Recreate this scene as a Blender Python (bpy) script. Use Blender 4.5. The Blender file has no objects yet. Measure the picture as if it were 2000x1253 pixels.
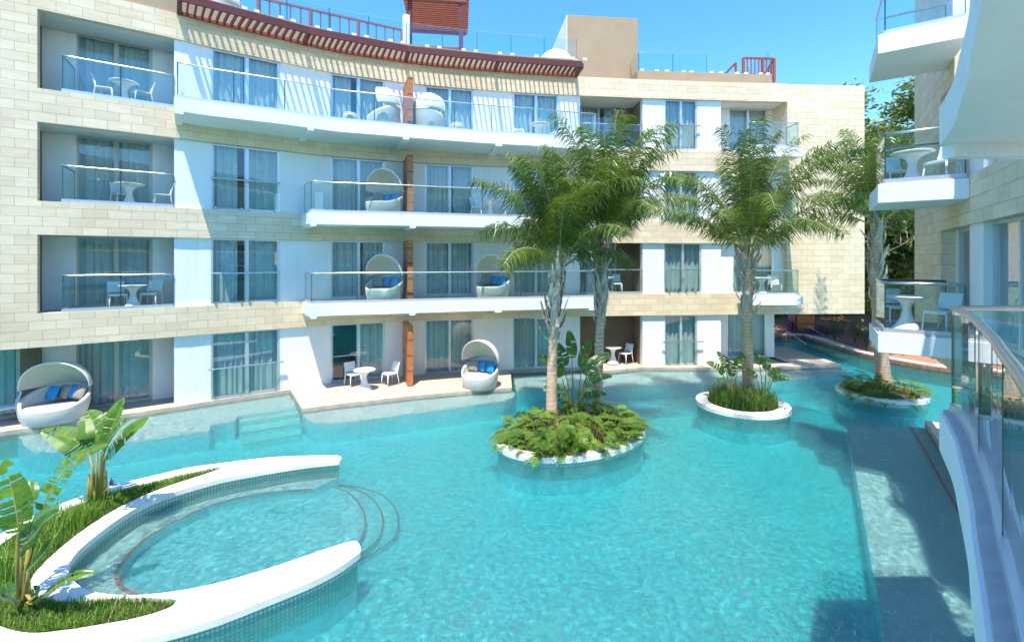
import bpy, math, random
from mathutils import Vector
R = math.radians
SC = bpy.context.scene
COL = SC.collection
# ------------------------------------------------------------------ camera
F, CX, HY, ZC = 890.0, 1000.0, 504.0, 4.76      # focal (px of the 2000 px photo), principal column, horizon row, eye height
cam = bpy.data.cameras.new('camera'); camo = bpy.data.objects.new('camera', cam); COL.objects.link(camo)
camo.location = (0, 0, ZC); camo.rotation_euler = (R(90), 0, 0)
cam.sensor_width = 36.0; cam.lens = 36.0*F/2000; cam.shift_y = (HY-626.5)/2000.0
cam.clip_start = 0.05; cam.clip_end = 3000
SC.camera = camo
# ------------------------------------------------------------------ light
LX, LY = 0.06, 0.365                              # sun travel per metre of drop
w = bpy.data.worlds.new('World'); SC.world = w; w.use_nodes = True
nt = w.node_tree; nt.nodes.clear()
wo = nt.nodes.new('ShaderNodeOutputWorld'); bg = nt.nodes.new('ShaderNodeBackground'); sk = nt.nodes.new('ShaderNodeTexSky')
sk.sky_type = 'NISHITA'; sk.sun_disc = False
el = math.atan2(1, math.hypot(LX, LY)); az = math.atan2(-LX, -LY)
sk.sun_elevation = el; sk.sun_rotation = az; sk.air_density = 1.0; sk.dust_density = 0.1; sk.ozone_density = 4.0; sk.altitude = 10
bg.inputs[1].default_value = 0.15
hs = nt.nodes.new('ShaderNodeHueSaturation'); hs.inputs['Saturation'].default_value = 1.26; hs.inputs['Value'].default_value = .82
nt.links.new(sk.outputs[0], hs.inputs['Color']); nt.links.new(hs.outputs[0], bg.inputs[0]); nt.links.new(bg.outputs[0], wo.inputs[0])
sl = bpy.data.lights.new('sun', 'SUN'); sl.energy = 2.5; sl.angle = R(0.5); sl.color = (1, 0.925, 0.80)
so = bpy.data.objects.new('sun', sl); COL.objects.link(so)
so.rotation_euler = Vector((LX, LY, -1)).to_track_quat('-Z', 'Y').to_euler(); so.location = (10, -5, 30)
SC.view_settings.view_transform = 'Standard'; SC.view_settings.look = 'None'
SC.view_settings.exposure = 1.75; SC.view_settings.gamma = 1.0
SC.render.engine = 'CYCLES'
try:
    SC.cycles.use_denoising = True
    SC.cycles.max_bounces = 10; SC.cycles.transparent_max_bounces = 24; SC.cycles.sample_clamp_indirect = 6
    SC.cycles.caustics_reflective = False; SC.cycles.caustics_refractive = True
except Exception: pass

# ------------------------------------------------------------------ helpers
def D(px, py, Y):                                  # photo pixel at depth Y
    return Vector(((px-CX)/F*Y, Y, ZC-(py-HY)/F*Y))
def Z(px, py, z):                                  # photo pixel on height z
    Y = F*(ZC-z)/(py-HY); return Vector(((px-CX)/F*Y, Y, z))
def worg(o):
    v = Vector((0, 0, 0))
    while o is not None: v = v+o.location; o = o.parent
    return v
def tag(o, label=None, cat=None, group=None, kind=None):
    if label: o['label'] = label
    if cat: o['category'] = cat
    if group: o['group'] = group
    if kind: o['kind'] = kind
    return o
def empty(name, loc, rz=0, label=None, cat=None, group=None, parent=None):
    o = bpy.data.objects.new(name, None); COL.objects.link(o); o.location = loc; o.rotation_euler = (0, 0, rz); o.empty_display_size = 0.2
    return tag(o, label, cat, group)
class MB:
    def __init__(s): s.v = []; s.f = []; s.uv = {}; s.mi = {}
    def quad(s, *p, uv=None, mi=0):
        i = len(s.v); s.v += [tuple(q) for q in p]; s.f.append(tuple(range(i, i+len(p))))
        if uv: s.uv[len(s.f)-1] = uv
        if mi: s.mi[len(s.f)-1] = mi
    def mesh(s, vs, fs):
        i = len(s.v); s.v += [tuple(q) for q in vs]; s.f += [tuple(a+i for a in f) for f in fs]
    def box(s, c, d, rz=0):
        ca, sa = math.cos(rz), math.sin(rz); vs = []
        for sx, sy, sz in ((-1,-1,-1),(1,-1,-1),(1,1,-1),(-1,1,-1),(-1,-1,1),(1,-1,1),(1,1,1),(-1,1,1)):
            x, y, z = sx*d[0]/2, sy*d[1]/2, sz*d[2]/2
            vs.append((c[0]+x*ca-y*sa, c[1]+x*sa+y*ca, c[2]+z))
        s.mesh(vs, [(0,3,2,1),(4,5,6,7),(0,1,5,4),(1,2,6,5),(2,3,7,6),(3,0,4,7)])
    def bar(s, a, b, wd, h=None):                  # rectangular bar a->b
        a, b = Vector(a), Vector(b); h = h or wd; t = (b-a).normalized()
        up = Vector((0,0,1)) if abs(t.z) < .95 else Vector((0,1,0))
        x = t.cross(up).normalized()*wd/2; y = x.cross(t).normalized()*h/2
        vs = [a-x-y, a+x-y, a+x+y, a-x+y, b-x-y, b+x-y, b+x+y, b-x+y]
        s.mesh(vs, [(0,3,2,1),(4,5,6,7),(0,1,5,4),(1,2,6,5),(2,3,7,6),(3,0,4,7)])
    def prism(s, poly, z0, z1):
        n = len(poly)
        if sum(poly[i][0]*poly[(i+1)%n][1]-poly[(i+1)%n][0]*poly[i][1] for i in range(n)) < 0: poly = poly[::-1]
        s.mesh([(p[0],p[1],z0) for p in poly]+[(p[0],p[1],z1) for p in poly],
               [tuple(range(n-1,-1,-1)), tuple(range(n,2*n))]+[(i,(i+1)%n,n+(i+1)%n,n+i) for i in range(n)])
    def tube(s, pts, r, n=8, cap=True, closed=False):
        pts = [Vector(p) for p in pts]; m = len(pts); rs = r if isinstance(r, (list, tuple)) else [r]*m
        i0 = len(s.v); px = None
        for i, p in enumerate(pts):
            t = (pts[min(i+1,m-1)]-pts[max(i-1,0)]).normalized()
            if px is None:
                up = Vector((0,0,1)) if abs(t.z) < .9 else Vector((1,0,0)); px = t.cross(up).normalized()
            px = (px-t*px.dot(t)).normalized(); py = t.cross(px)
            for k in range(n):
                a = 2*math.pi*k/n; s.v.append(tuple(p+(px*math.cos(a)+py*math.sin(a))*rs[i]))
        for i in range(m-1):
            for k in range(n):
                s.f.append((i0+i*n+k, i0+i*n+(k+1)%n, i0+(i+1)*n+(k+1)%n, i0+(i+1)*n+k))
        if cap:
            s.f.append(tuple(i0+k for k in range(n-1,-1,-1))); s.f.append(tuple(i0+(m-1)*n+k for k in range(n)))
    def lathe(s, prof, c=(0,0,0), n=28):
        i0 = len(s.v); m = len(prof)
        for r_, z_ in prof:
            for k in range(n):
                a = 2*math.pi*k/n; s.v.append((c[0]+r_*math.cos(a), c[1]+r_*math.sin(a), c[2]+z_))
        for i in range(m-1):
            for k in range(n): s.f.append((i0+i*n+k, i0+i*n+(k+1)%n, i0+(i+1)*n+(k+1)%n, i0+(i+1)*n+k))
        s.f.append(tuple(i0+k for k in range(n-1,-1,-1))); s.f.append(tuple(i0+(m-1)*n+k for k in range(n)))
    def build(s, name, mat, parent=None, smooth=False, bevel=0):
        me = bpy.data.meshes.new(name); og = worg(parent) if parent else Vector((0,0,0))
        me.from_pydata([(v[0]-og.x, v[1]-og.y, v[2]-og.z) for v in s.v], [], s.f)
        if s.uv:
            l = me.uv_layers.new(name='UVMap')
            for fi, u in s.uv.items():
                for k, li in enumerate(me.polygons[fi].loop_indices): l.data[li].uv = u[k]
        for m_ in (mat if isinstance(mat, (list, tuple)) else [mat]): me.materials.append(m_)
        for fi, k in s.mi.items(): me.polygons[fi].material_index = k
        if smooth:
            for p in me.polygons: p.use_smooth = True
        me.update()
        o = bpy.data.objects.new(name, me); COL.objects.link(o)
        if parent: o.parent = parent
        if bevel:
            b = o.modifiers.new('bevel', 'BEVEL'); b.width = bevel; b.segments = 2; b.limit_method = 'ANGLE'; b.angle_limit = R(40)
        return o
def struct(name, mb, mat, smooth=False, bevel=0):
    return tag(mb.build(name, mat, None, smooth, bevel), kind='structure')
def stuff(name, mb, mat, label, cat, smooth=False):
    return tag(mb.build(name, mat, None, smooth), label, cat, None, 'stuff')
def copy_tree(o, parent=None):
    c = o.copy(); COL.objects.link(c)
    if parent: c.parent = parent
    for ch in list(o.children): copy_tree(ch, c)
    return c

# ------------------------------------------------------------------ materials
def mat(name, col=(.8,.8,.8), rough=.6, metal=0, spec=.5):
    m = bpy.data.materials.new(name); m.use_nodes = True; b = m.node_tree.nodes['Principled BSDF']
    b.inputs['Base Color'].default_value = (*col, 1); b.inputs['Roughness'].default_value = rough
    b.inputs['Metallic'].default_value = metal; b.inputs['Specular IOR Level'].default_value = spec
    return m, m.node_tree, b
def N(t, typ, **kw):
    n = t.nodes.new(typ)
    for k, v in kw.items():
        if k in n.inputs: n.inputs[k].default_value = v
        else: setattr(n, k, v)
    return n
def ramp(t, fac, stops):
    r = t.nodes.new('ShaderNodeValToRGB'); e = r.color_ramp.elements
    while len(e) < len(stops): e.new(.5)
    for i, (p, c) in enumerate(stops): e[i].position = p; e[i].color = (*c, 1)
    t.links.new(fac, r.inputs[0]); return r.outputs[0]
def mixc(t, fac, a, b, mode='MIX'):
    m = t.nodes.new('ShaderNodeMix'); m.data_type = 'RGBA'; m.blend_type = mode
    for i, x in ((0, fac), (6, a), (7, b)):
        if hasattr(x, 'is_linked') or hasattr(x, 'links'): t.links.new(x, m.inputs[i])
        else: m.inputs[i].default_value = x if i == 0 else (*x, 1)
    return m.outputs[2]
def bump(t, b, h, st=.3, dist=.02):
    n = N(t, 'ShaderNodeBump', Strength=st, Distance=dist); t.links.new(h, n.inputs['Height']); t.links.new(n.outputs[0], b.inputs['Normal']); return n
def noisy(name, c1, c2, scale=3, rough=.7, st=.15, detail=6, metal=0, spec=.4, stretch=None):
    m, t, b = mat(name, c1, rough, metal, spec)
    tc = N(t, 'ShaderNodeTexCoord'); n = N(t, 'ShaderNodeTexNoise', Scale=scale, Detail=detail, Roughness=.6)
    if stretch:
        mp = N(t, 'ShaderNodeMapping'); mp.inputs['Scale'].default_value = stretch
        t.links.new(tc.outputs['Object'], mp.inputs[0]); t.links.new(mp.outputs[0], n.inputs['Vector'])
    else: t.links.new(tc.outputs['Object'], n.inputs['Vector'])
    t.links.new(ramp(t, n.outputs[0], [(.3, c1), (.72, c2)]), b.inputs['Base Color'])
    if st: bump(t, b, n.outputs[0], st, .01)
    return m
def brickmat(name, c1, c2, cm, bw, bh, mortar=.012, uvn=True, st=.5, rough=.75):
    m, t, b = mat(name, c1, rough, 0, .3)
    tc = N(t, 'ShaderNodeTexCoord'); src = tc.outputs['UV' if uvn else 'Object']
    br = N(t, 'ShaderNodeTexBrick', Scale=1.0); br.offset = .5
    br.inputs['Brick Width'].default_value = bw; br.inputs['Row Height'].default_value = bh
    br.inputs['Mortar Size'].default_value = mortar; br.inputs['Mortar Smooth'].default_value = .3; br.inputs['Bias'].default_value = 0
    br.inputs['Color1'].default_value = (*c1, 1); br.inputs['Color2'].default_value = (*c2, 1); br.inputs['Mortar'].default_value = (*cm, 1)
    t.links.new(src, br.inputs['Vector'])
    mp = N(t, 'ShaderNodeMapping'); mp.inputs['Scale'].default_value = (.9, 5, 5); t.links.new(src, mp.inputs[0])
    n1 = N(t, 'ShaderNodeTexNoise', Scale=1.6, Detail=8, Roughness=.65); t.links.new(mp.outputs[0], n1.inputs['Vector'])
    n2 = N(t, 'ShaderNodeTexNoise', Scale=.55, Detail=4); t.links.new(src, n2.inputs['Vector'])
    c = mixc(t, .55, br.outputs['Color'], ramp(t, n1.outputs[0], [(.3, (.82,.76,.66)), (.7, (1.08,1.07,1.04))]), 'MULTIPLY')
    c = mixc(t, .45, c, ramp(t, n2.outputs[0], [(.3, (.86,.83,.76)), (.65, (1.05,1.05,1.05))]), 'MULTIPLY')
    t.links.new(c, b.inputs['Base Color'])
    ma = N(t, 'ShaderNodeMath', operation='MULTIPLY'); ma.inputs[1].default_value = -1; t.links.new(br.outputs['Fac'], ma.inputs[0])
    mb_ = N(t, 'ShaderNodeMath', operation='ADD'); t.links.new(ma.outputs[0], mb_.inputs[0])
    mc = N(t, 'ShaderNodeMath', operation='MULTIPLY'); mc.inputs[1].default_value = .35; t.links.new(n1.outputs[0], mc.inputs[0]); t.links.new(mc.outputs[0], mb_.inputs[1])
    bump(t, b, mb_.outputs[0], st, .015)
    return m
def glass(name, tint, ior=1.5, extra=0.0, rough=0.0):
    m = bpy.data.materials.new(name); m.use_nodes = True; t = m.node_tree; t.nodes.clear()
    o = N(t, 'ShaderNodeOutputMaterial'); tr = N(t, 'ShaderNodeBsdfTransparent'); gl = N(t, 'ShaderNodeBsdfGlossy'); mx = N(t, 'ShaderNodeMixShader')
    lw = N(t, 'ShaderNodeLayerWeight'); lw.inputs[0].default_value = .5; pw = N(t, 'ShaderNodeMath', operation='POWER'); pw.inputs[1].default_value = 5; t.links.new(lw.outputs['Facing'], pw.inputs[0])
    f0 = ((ior-1)/(ior+1))**2; fr = N(t, 'ShaderNodeMath', operation='MULTIPLY_ADD'); fr.inputs[1].default_value = .9-f0; fr.inputs[2].default_value = f0; t.links.new(pw.outputs[0], fr.inputs[0])
    tr.inputs[0].default_value = (*tint, 1); gl.inputs[0].default_value = (1,1,1,1); gl.inputs['Roughness'].default_value = rough
    ad = N(t, 'ShaderNodeMath', operation='ADD'); ad.use_clamp = True; ad.inputs[1].default_value = extra
    t.links.new(fr.outputs[0], ad.inputs[0]); t.links.new(ad.outputs[0], mx.inputs[0])
    t.links.new(tr.outputs[0], mx.inputs[1]); t.links.new(gl.outputs[0], mx.inputs[2]); t.links.new(mx.outputs[0], o.inputs[0])
    return m
def leafmat(name, c1, c2, trans=.35, rough=.45, scale=1.5):
    m = bpy.data.materials.new(name); m.use_nodes = True; t = m.node_tree; b = t.nodes['Principled BSDF']; o = t.nodes['Material Output']
    tc = N(t, 'ShaderNodeTexCoord'); n = N(t, 'ShaderNodeTexNoise', Scale=scale, Detail=5); t.links.new(tc.outputs['Object'], n.inputs['Vector'])
    oi = N(t, 'ShaderNodeNewGeometry')
    c = ramp(t, n.outputs[0], [(.3, c1), (.7, c2)])
    rv = ramp(t, oi.outputs['Random Per Island'], [(0, (.72,.72,.68)), (1, (1.2,1.2,1.15))])
    c = mixc(t, 1.0, c, rv, 'MULTIPLY')
    t.links.new(c, b.inputs['Base Color']); b.inputs['Roughness'].default_value = rough; b.inputs['Specular IOR Level'].default_value = .45
    tl = N(t, 'ShaderNodeBsdfTranslucent'); c2_ = mixc(t, 1.0, c, (1.25,1.35,.6), 'MULTIPLY'); t.links.new(c2_, tl.inputs[0])
    mx = N(t, 'ShaderNodeMixShader'); mx.inputs[0].default_value = trans
    t.links.new(b.outputs[0], mx.inputs[1]); t.links.new(tl.outputs[0], mx.inputs[2]); t.links.new(mx.outputs[0], o.inputs[0])
    return m
M = {}
M['stone'] = brickmat('limestone_blocks', (.88,.72,.53), (.78,.62,.43), (.58,.45,.32), .56, .27, .008)
def render_white(name, c1, c2):
    m, t, b = mat(name, c1, .65, 0, .3); tc = N(t, 'ShaderNodeTexCoord')
    n = N(t, 'ShaderNodeTexNoise', Scale=1.1, Detail=6); t.links.new(tc.outputs['Object'], n.inputs['Vector'])
    mp = N(t, 'ShaderNodeMapping'); mp.inputs['Scale'].default_value = (7,7,.35); t.links.new(tc.outputs['Object'], mp.inputs[0])
    n2 = N(t, 'ShaderNodeTexNoise', Scale=1.0, Detail=5, Roughness=.7); t.links.new(mp.outputs[0], n2.inputs['Vector'])
    c = mixc(t, .35, ramp(t, n.outputs[0], [(.3, c1), (.7, c2)]), ramp(t, n2.outputs[0], [(.30, (.86,.85,.82)), (.52, (1,1,1))]), 'MULTIPLY')
    t.links.new(c, b.inputs['Base Color']); n3 = N(t, 'ShaderNodeTexNoise', Scale=60, Detail=3); t.links.new(tc.outputs['Object'], n3.inputs['Vector']); bump(t, b, n3.outputs[0], .12, .004); return m
M['white'] = render_white('white_render', (.82,.80,.765), (.87,.85,.82))
M['slab'] = render_white('white_slab_paint', (.84,.82,.79), (.88,.86,.83))
M['tan'] = noisy('tan_render', (.36,.26,.165), (.42,.31,.20), 1.0, .8, .05)
M['brown'] = noisy('brown_render', (.20,.145,.095), (.25,.18,.12), 1.0, .8, .05)
M['darkred'] = noisy('dark_red_timber', (.085,.016,.016), (.15,.03,.028), 5, .5, .1, stretch=(1,1,6))
M['redwood'] = noisy('red_timber', (.26,.065,.035), (.36,.10,.055), 5, .5, .1, stretch=(1,1,6))
M['steel'] = mat('brushed_steel', (.55,.57,.57), .33, 1)[0]
M['alu'] = mat('silver_frame', (.62,.65,.68), .35, .6)[0]
M['beigealu'] = mat('beige_frame', (.50,.46,.38), .4, .3)[0]
M['glass'] = glass('balustrade_glass', (.90,.965,.95), 1.45, 0.015)
M['pane'] = glass('window_glass', (.70,.84,.87), 1.5, .05)
M['plastic'] = mat('white_plastic', (.80,.81,.80), .4, 0, .4)[0]
M['wicker'] = brickmat('white_wicker', (.82,.81,.78), (.76,.75,.72), (.55,.54,.50), .05, .022, .004, True, .25, .6)
M['canvas'] = noisy('cream_canvas', (.70,.66,.52), (.76,.72,.58), 6, .85, .1)
M['pad'] = noisy('taupe_pad', (.42,.37,.34), (.47,.42,.38), 12, .9, .1)
M['blue'] = noisy('blue_fabric', (.01,.24,.52), (.015,.30,.60), 14, .85, .1)
M['grey'] = noisy('taupe_fabric', (.26,.24,.22), (.31,.29,.26), 14, .9, .1)
def barkmat():
    m, t, b = mat('palm_bark', (.6,.45,.3), .9, 0, .2); tc = N(t, 'ShaderNodeTexCoord')
    mp = N(t, 'ShaderNodeMapping'); mp.inputs['Scale'].default_value = (1.2,1.2,6); t.links.new(tc.outputs['Object'], mp.inputs[0])
    n = N(t, 'ShaderNodeTexNoise', Scale=5, Detail=8, Roughness=.7); t.links.new(mp.outputs[0], n.inputs['Vector'])
    w_ = N(t, 'ShaderNodeTexWave', Scale=2.6, Distortion=1.2, Detail=3); w_.bands_direction = 'Z'; t.links.new(tc.outputs['Object'], w_.inputs['Vector'])
    c = ramp(t, n.outputs[0], [(.3, (.46,.28,.17)), (.55, (.72,.50,.34)), (.75, (.86,.70,.55))])
    c = mixc(t, .5, c, ramp(t, w_.outputs[0], [(0, (.55,.48,.43)), (.25, (1,1,1))]), 'MULTIPLY'); t.links.new(c, b.inputs['Base Color']); bump(t, b, n.outputs[0], .5, .02); return m
M['bark'] = barkmat()
M['boot'] = noisy('palm_leaf_base', (.34,.26,.18), (.80,.70,.57), 5, .85, .5, stretch=(5,5,.6))
M['treebark'] = noisy('tree_bark', (.13,.09,.065), (.26,.20,.15), 7, .9, .6, stretch=(2,2,.5))
M['frond'] = leafmat('palm_leaflets', (.085,.14,.028), (.175,.235,.055), .36, .30)
M['rachis'] = mat('palm_rachis', (.30,.33,.12), .5)[0]
M['banana'] = leafmat('paddle_leaf', (.07,.17,.022), (.13,.26,.035), .35, .35, 3)
M['banana_dark'] = leafmat('dark_paddle_leaf', (.06,.15,.035), (.11,.23,.055), .25, .35, 3)
M['stem'] = noisy('paddle_stem', (.24,.26,.05), (.36,.25,.07), 4, .5, .05)
M['philo'] = leafmat('lobed_leaf', (.09,.19,.03), (.20,.32,.06), .3, .32, 2)
M['grass'] = leafmat('blade_grass', (.11,.23,.03), (.21,.34,.05), .35, .5, 1.5)
M['reed'] = leafmat('reed_blade', (.06,.13,.02), (.14,.24,.05), .3, .4, 2)
M['tree'] = leafmat('broad_leaf', (.09,.14,.025), (.22,.26,.06), .3, .45, .8)
M['shrub'] = leafmat('shrub_leaf', (.05,.13,.02), (.12,.22,.04), .3, .45, .8)
M['purple'] = leafmat('purple_leaf', (.07,.015,.10), (.14,.04,.19), .2, .5, 2)
M['soil'] = noisy('planter_soil', (.05,.032,.02), (.09,.06,.04), 14, .95, .4)
M['mulch'] = noisy('red_mulch', (.28,.11,.06), (.55,.26,.16), 7, .95, .6, 8)
M['lawn'] = noisy('lawn_ground', (.05,.12,.02), (.09,.19,.03), 5, .95, .3)
M['deck'] = noisy('travertine_deck', (.40,.33,.25), (.58,.50,.41), 2.4, .7, .05, 9, stretch=(1,2.2,1))
M['coping'] = noisy('white_coping', (.75,.71,.64), (.85,.82,.76), 2.2, .75, .08, 10)
M['greytile'] = noisy('grey_plank_tile', (.46,.43,.39), (.60,.57,.52), 2.2, .55, .05, 7, stretch=(1,5,1))
M['kerb'] = noisy('rough_coping', (.55,.48,.40), (.76,.71,.63), 4, .8, .2)
M['curtain'] = noisy('sheer_curtain', (.58,.60,.55), (.70,.71,.66), 2, .9, .0)
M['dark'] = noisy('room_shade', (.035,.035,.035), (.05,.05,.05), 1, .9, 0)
M['red'] = noisy('red_mosaic', (.80,.10,.09), (.92,.22,.18), 30, .5, .05)
def timber():
    m, t, b = mat('orange_timber', (.4,.12,.04), .45, 0, .3)
    tc = N(t, 'ShaderNodeTexCoord'); mp = N(t, 'ShaderNodeMapping'); mp.inputs['Scale'].default_value = (2, 2, 9); t.links.new(tc.outputs['Object'], mp.inputs[0])
    n = N(t, 'ShaderNodeTexNoise', Scale=2.2, Detail=8); t.links.new(mp.outputs[0], n.inputs['Vector'])
    w_ = N(t, 'ShaderNodeTexWave', Scale=.55, Distortion=0); w_.bands_direction = 'Z'; t.links.new(tc.outputs['Object'], w_.inputs['Vector'])
    c = ramp(t, n.outputs[0], [(.3, (.38,.12,.04)), (.7, (.60,.235,.085))])
    c = mixc(t, 1, c, ramp(t, w_.outputs[0], [(0, (.35,.3,.3)), (.035, (1,1,1))]), 'MULTIPLY')
    t.links.new(c, b.inputs['Base Color']); return m
M['timber'] = timber()
def mosaic(name, c1, c2, cm, size, mortar=.16, rough=.35):
    m, t, b = mat(name, c1, rough, 0, .4)
    tc = N(t, 'ShaderNodeTexCoord'); br = N(t, 'ShaderNodeTexBrick', Scale=1.0); br.offset = 0
    br.inputs['Brick Width'].default_value = size; br.inputs['Row Height'].default_value = size; br.inputs['Mortar Size'].default_value = size*mortar
    br.inputs['Color1'].default_value = (*c1,1); br.inputs['Color2'].default_value = (*c2,1); br.inputs['Mortar'].default_value = (*cm,1)
    t.links.new(tc.outputs['UV'], br.inputs['Vector']); t.links.new(br.outputs['Color'], b.inputs['Base Color']); return m
def ripple_tile(name, c1, c2, size):  # tile colour with light and dark cells painted in to imitate rippled light
    m, t, b = mat(name, c1, .5, 0, .3); tc = N(t, 'ShaderNodeTexCoord'); sn = N(t, 'ShaderNodeVectorMath', operation='SNAP'); sn.inputs[1].default_value = (size,)*3
    ad = N(t, 'ShaderNodeVectorMath', operation='ADD'); ad.inputs[1].default_value = (.0113,.0171,.0137); t.links.new(tc.outputs['Object'], ad.inputs[0]); t.links.new(ad.outputs[0], sn.inputs[0])
    wn = N(t, 'ShaderNodeTexWhiteNoise'); wn.noise_dimensions = '3D'; t.links.new(sn.outputs[0], wn.inputs['Vector'])
    t.links.new(ramp(t, wn.outputs['Value'], [(0, c1), (1, c2)]), b.inputs['Base Color']); return m
M['mosaic'] = mosaic('pool_mosaic_wall', (.66,.78,.66), (.52,.70,.60), (.22,.40,.34), .055)
M['poolfloor'] = ripple_tile('pool_floor_ripple_tile', (.60,.83,.86), (1.0,1.0,1.0), .068)
M['poolstep'] = ripple_tile('pale_pool_ripple_tile', (.82,.88,.82), (1.0,1.0,.97), .05)
M['shelftile'] = ripple_tile('aqua_shelf_ripple_tile', (.70,.92,.89), (1.0,1.0,1.0), .06)
def watermat():
    m = bpy.data.materials.new('pool_water'); m.use_nodes = True; t = m.node_tree; t.nodes.clear()
    o = N(t, 'ShaderNodeOutputMaterial'); tr = N(t, 'ShaderNodeBsdfTransparent'); rf = N(t, 'ShaderNodeBsdfRefraction'); gl = N(t, 'ShaderNodeBsdfGlossy')
    rf.inputs['IOR'].default_value = 1.33; rf.inputs['Roughness'].default_value = .0; gl.inputs['Roughness'].default_value = .02
    m1 = N(t, 'ShaderNodeMixShader'); m2 = N(t, 'ShaderNodeMixShader'); m1.inputs[0].default_value = WREF
    tc = N(t, 'ShaderNodeTexCoord'); n1 = N(t, 'ShaderNodeTexNoise', Scale=8.5, Detail=5, Roughness=.62, Distortion=.7)
    n2 = N(t, 'ShaderNodeTexNoise', Scale=1.1, Detail=3, Distortion=.4)
    t.links.new(tc.outputs['Object'], n1.inputs['Vector']); t.links.new(tc.outputs['Object'], n2.inputs['Vector'])
    ad = N(t, 'ShaderNodeMath', operation='MULTIPLY_ADD'); ad.inputs[1].default_value = 1.6; t.links.new(n2.outputs[0], ad.inputs[0]); t.links.new(n1.outputs[0], ad.inputs[2])
    bp = N(t, 'ShaderNodeBump', Strength=1.0, Distance=.25); t.links.new(ad.outputs[0], bp.inputs['Height'])
    fr = N(t, 'ShaderNodeFresnel'); fr.inputs[0].default_value = 1.33
    for x in (rf, gl, fr): t.links.new(bp.outputs[0], x.inputs['Normal'])
    t.links.new(tr.outputs[0], m1.inputs[1]); t.links.new(rf.outputs[0], m1.inputs[2])
    df = N(t, 'ShaderNodeBsdfDiffuse'); df.inputs[0].default_value = (.22,.84,.92,1); m3 = N(t, 'ShaderNodeMixShader'); m3.inputs[0].default_value = .05
    t.links.new(bp.outputs[0], df.inputs['Normal']); t.links.new(m1.outputs[0], m3.inputs[1]); t.links.new(df.outputs[0], m3.inputs[2])
    t.links.new(fr.outputs[0], m2.inputs[0]); t.links.new(m3.outputs[0], m2.inputs[1]); t.links.new(gl.outputs[0], m2.inputs[2])
    va = N(t, 'ShaderNodeVolumeAbsorption'); va.inputs['Color'].default_value = (.03,.93,.955,1); va.inputs['Density'].default_value = 1.22
    t.links.new(m2.outputs[0], o.inputs['Surface']); t.links.new(va.outputs[0], o.inputs['Volume']); return m
WREF = .33
M['water'] = watermat()

# ------------------------------------------------------------------ facade line: photo column -> pixels per metre at the wall
TAB = [(-220,77.5),(0,70.6),(75,68.4),(340,60.4),(412,58.0),(547,54.0),(646,51.1),(740,49.2),(830,47.6),(1000,45.7),(1130,44.7),(1255,44.0),(1408,43.35),(1535,42.95),(1685,42.6),(1750,42.45)]
def sc_(u):
    for i in range(len(TAB)-1):
        if u <= TAB[i+1][0] or i == len(TAB)-2:
            (a, p), (b, q) = TAB[i], TAB[i+1]
            # monotone smooth: Catmull-Rom on the table
            m0 = (q-TAB[max(i-1,0)][1])/(b-TAB[max(i-1,0)][0]); m1 = (TAB[min(i+2,len(TAB)-1)][1]-p)/(TAB[min(i+2,len(TAB)-1)][0]-a)
            t = (u-a)/(b-a); h = b-a
            return (2*t**3-3*t*t+1)*p+(t**3-2*t*t+t)*h*m0+(-2*t**3+3*t*t)*q+(t**3-t*t)*h*m1
def W(u):
    s = sc_(u); return Vector(((u-CX)/s, F/s))
def nrm(u):
    a, b = W(u-8), W(u+8); t = (b-a).normalized(); return Vector((t.y, -t.x))
def tang(u):
    n = nrm(u); return Vector((-n.y, n.x))
def WO(u, d): return W(u)+nrm(u)*d
def UP(px, d):                                     # wall parameter whose point at offset d shows at column px
    lo, hi = px-160, px+160
    for _ in range(40):
        m = (lo+hi)/2; p = WO(m, d)
        if CX+F*p.x/p.y < px: lo = m
        else: hi = m
    return (lo+hi)/2
def WP(px, d): return WO(UP(px, d), d)
ARC = [(-220, 0.0)]
for _u in range(-210, 1771, 10):
    ARC.append((_u, ARC[-1][1]+(W(_u)-W(_u-10)).length))
def arc(u):
    i = min(max(int((u+220)//10), 0), len(ARC)-2); a, b = ARC[i], ARC[i+1]
    return a[1]+(b[1]-a[1])*(u-a[0])/10
def us(a, b, step=24):
    n = max(1, int(math.ceil(abs(b-a)/step))); return [a+(b-a)*i/n for i in range(n+1)]
def strip(mb, a, b, d0, d1, z0, z1, step=24):
    """solid curved wall from parameter a to b, between offsets d0 (back) and d1 (front)"""
    f0 = d0 if callable(d0) else (lambda u: d0); f1 = d1 if callable(d1) else (lambda u: d1)
    L = us(a, b, step); P = []
    for u in L:
        bk, fr = WO(u, f0(u)), WO(u, f1(u)); s = arc(u); P.append((bk, fr, s))
    v3 = lambda p, z: (p.x, p.y, z)
    for (b0, f0_, s0), (b1, f1_, s1) in zip(P, P[1:]):
        mb.quad(v3(f0_,z0), v3(f1_,z0), v3(f1_,z1), v3(f0_,z1), uv=[(s0,z0),(s1,z0),(s1,z1),(s0,z1)])
        mb.quad(v3(b1,z0), v3(b0,z0), v3(b0,z1), v3(b1,z1), uv=[(s1,z0),(s0,z0),(s0,z1),(s1,z1)])
        mb.quad(v3(f0_,z1), v3(f1_,z1), v3(b1,z1), v3(b0,z1), uv=[(s0,0),(s1,0),(s1,1),(s0,1)])
        mb.quad(v3(b0,z0), v3(b1,z0), v3(f1_,z0), v3(f0_,z0), uv=[(s0,0),(s1,0),(s1,1),(s0,1)])
    for (bk, fr, s), fl in ((P[0], 0), (P[-1], 1)):
        dd = (fr-bk).length
        q = [v3(bk,z0), v3(fr,z0), v3(fr,z1), v3(bk,z1)]; uvq = [(s,z0),(s+dd,z0),(s+dd,z1),(s,z1)]
        if fl: q = q[::-1]; uvq = uvq[::-1]
        mb.quad(*q, uv=uvq)
    return mb
H = 3.2; BAND = .97
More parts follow.
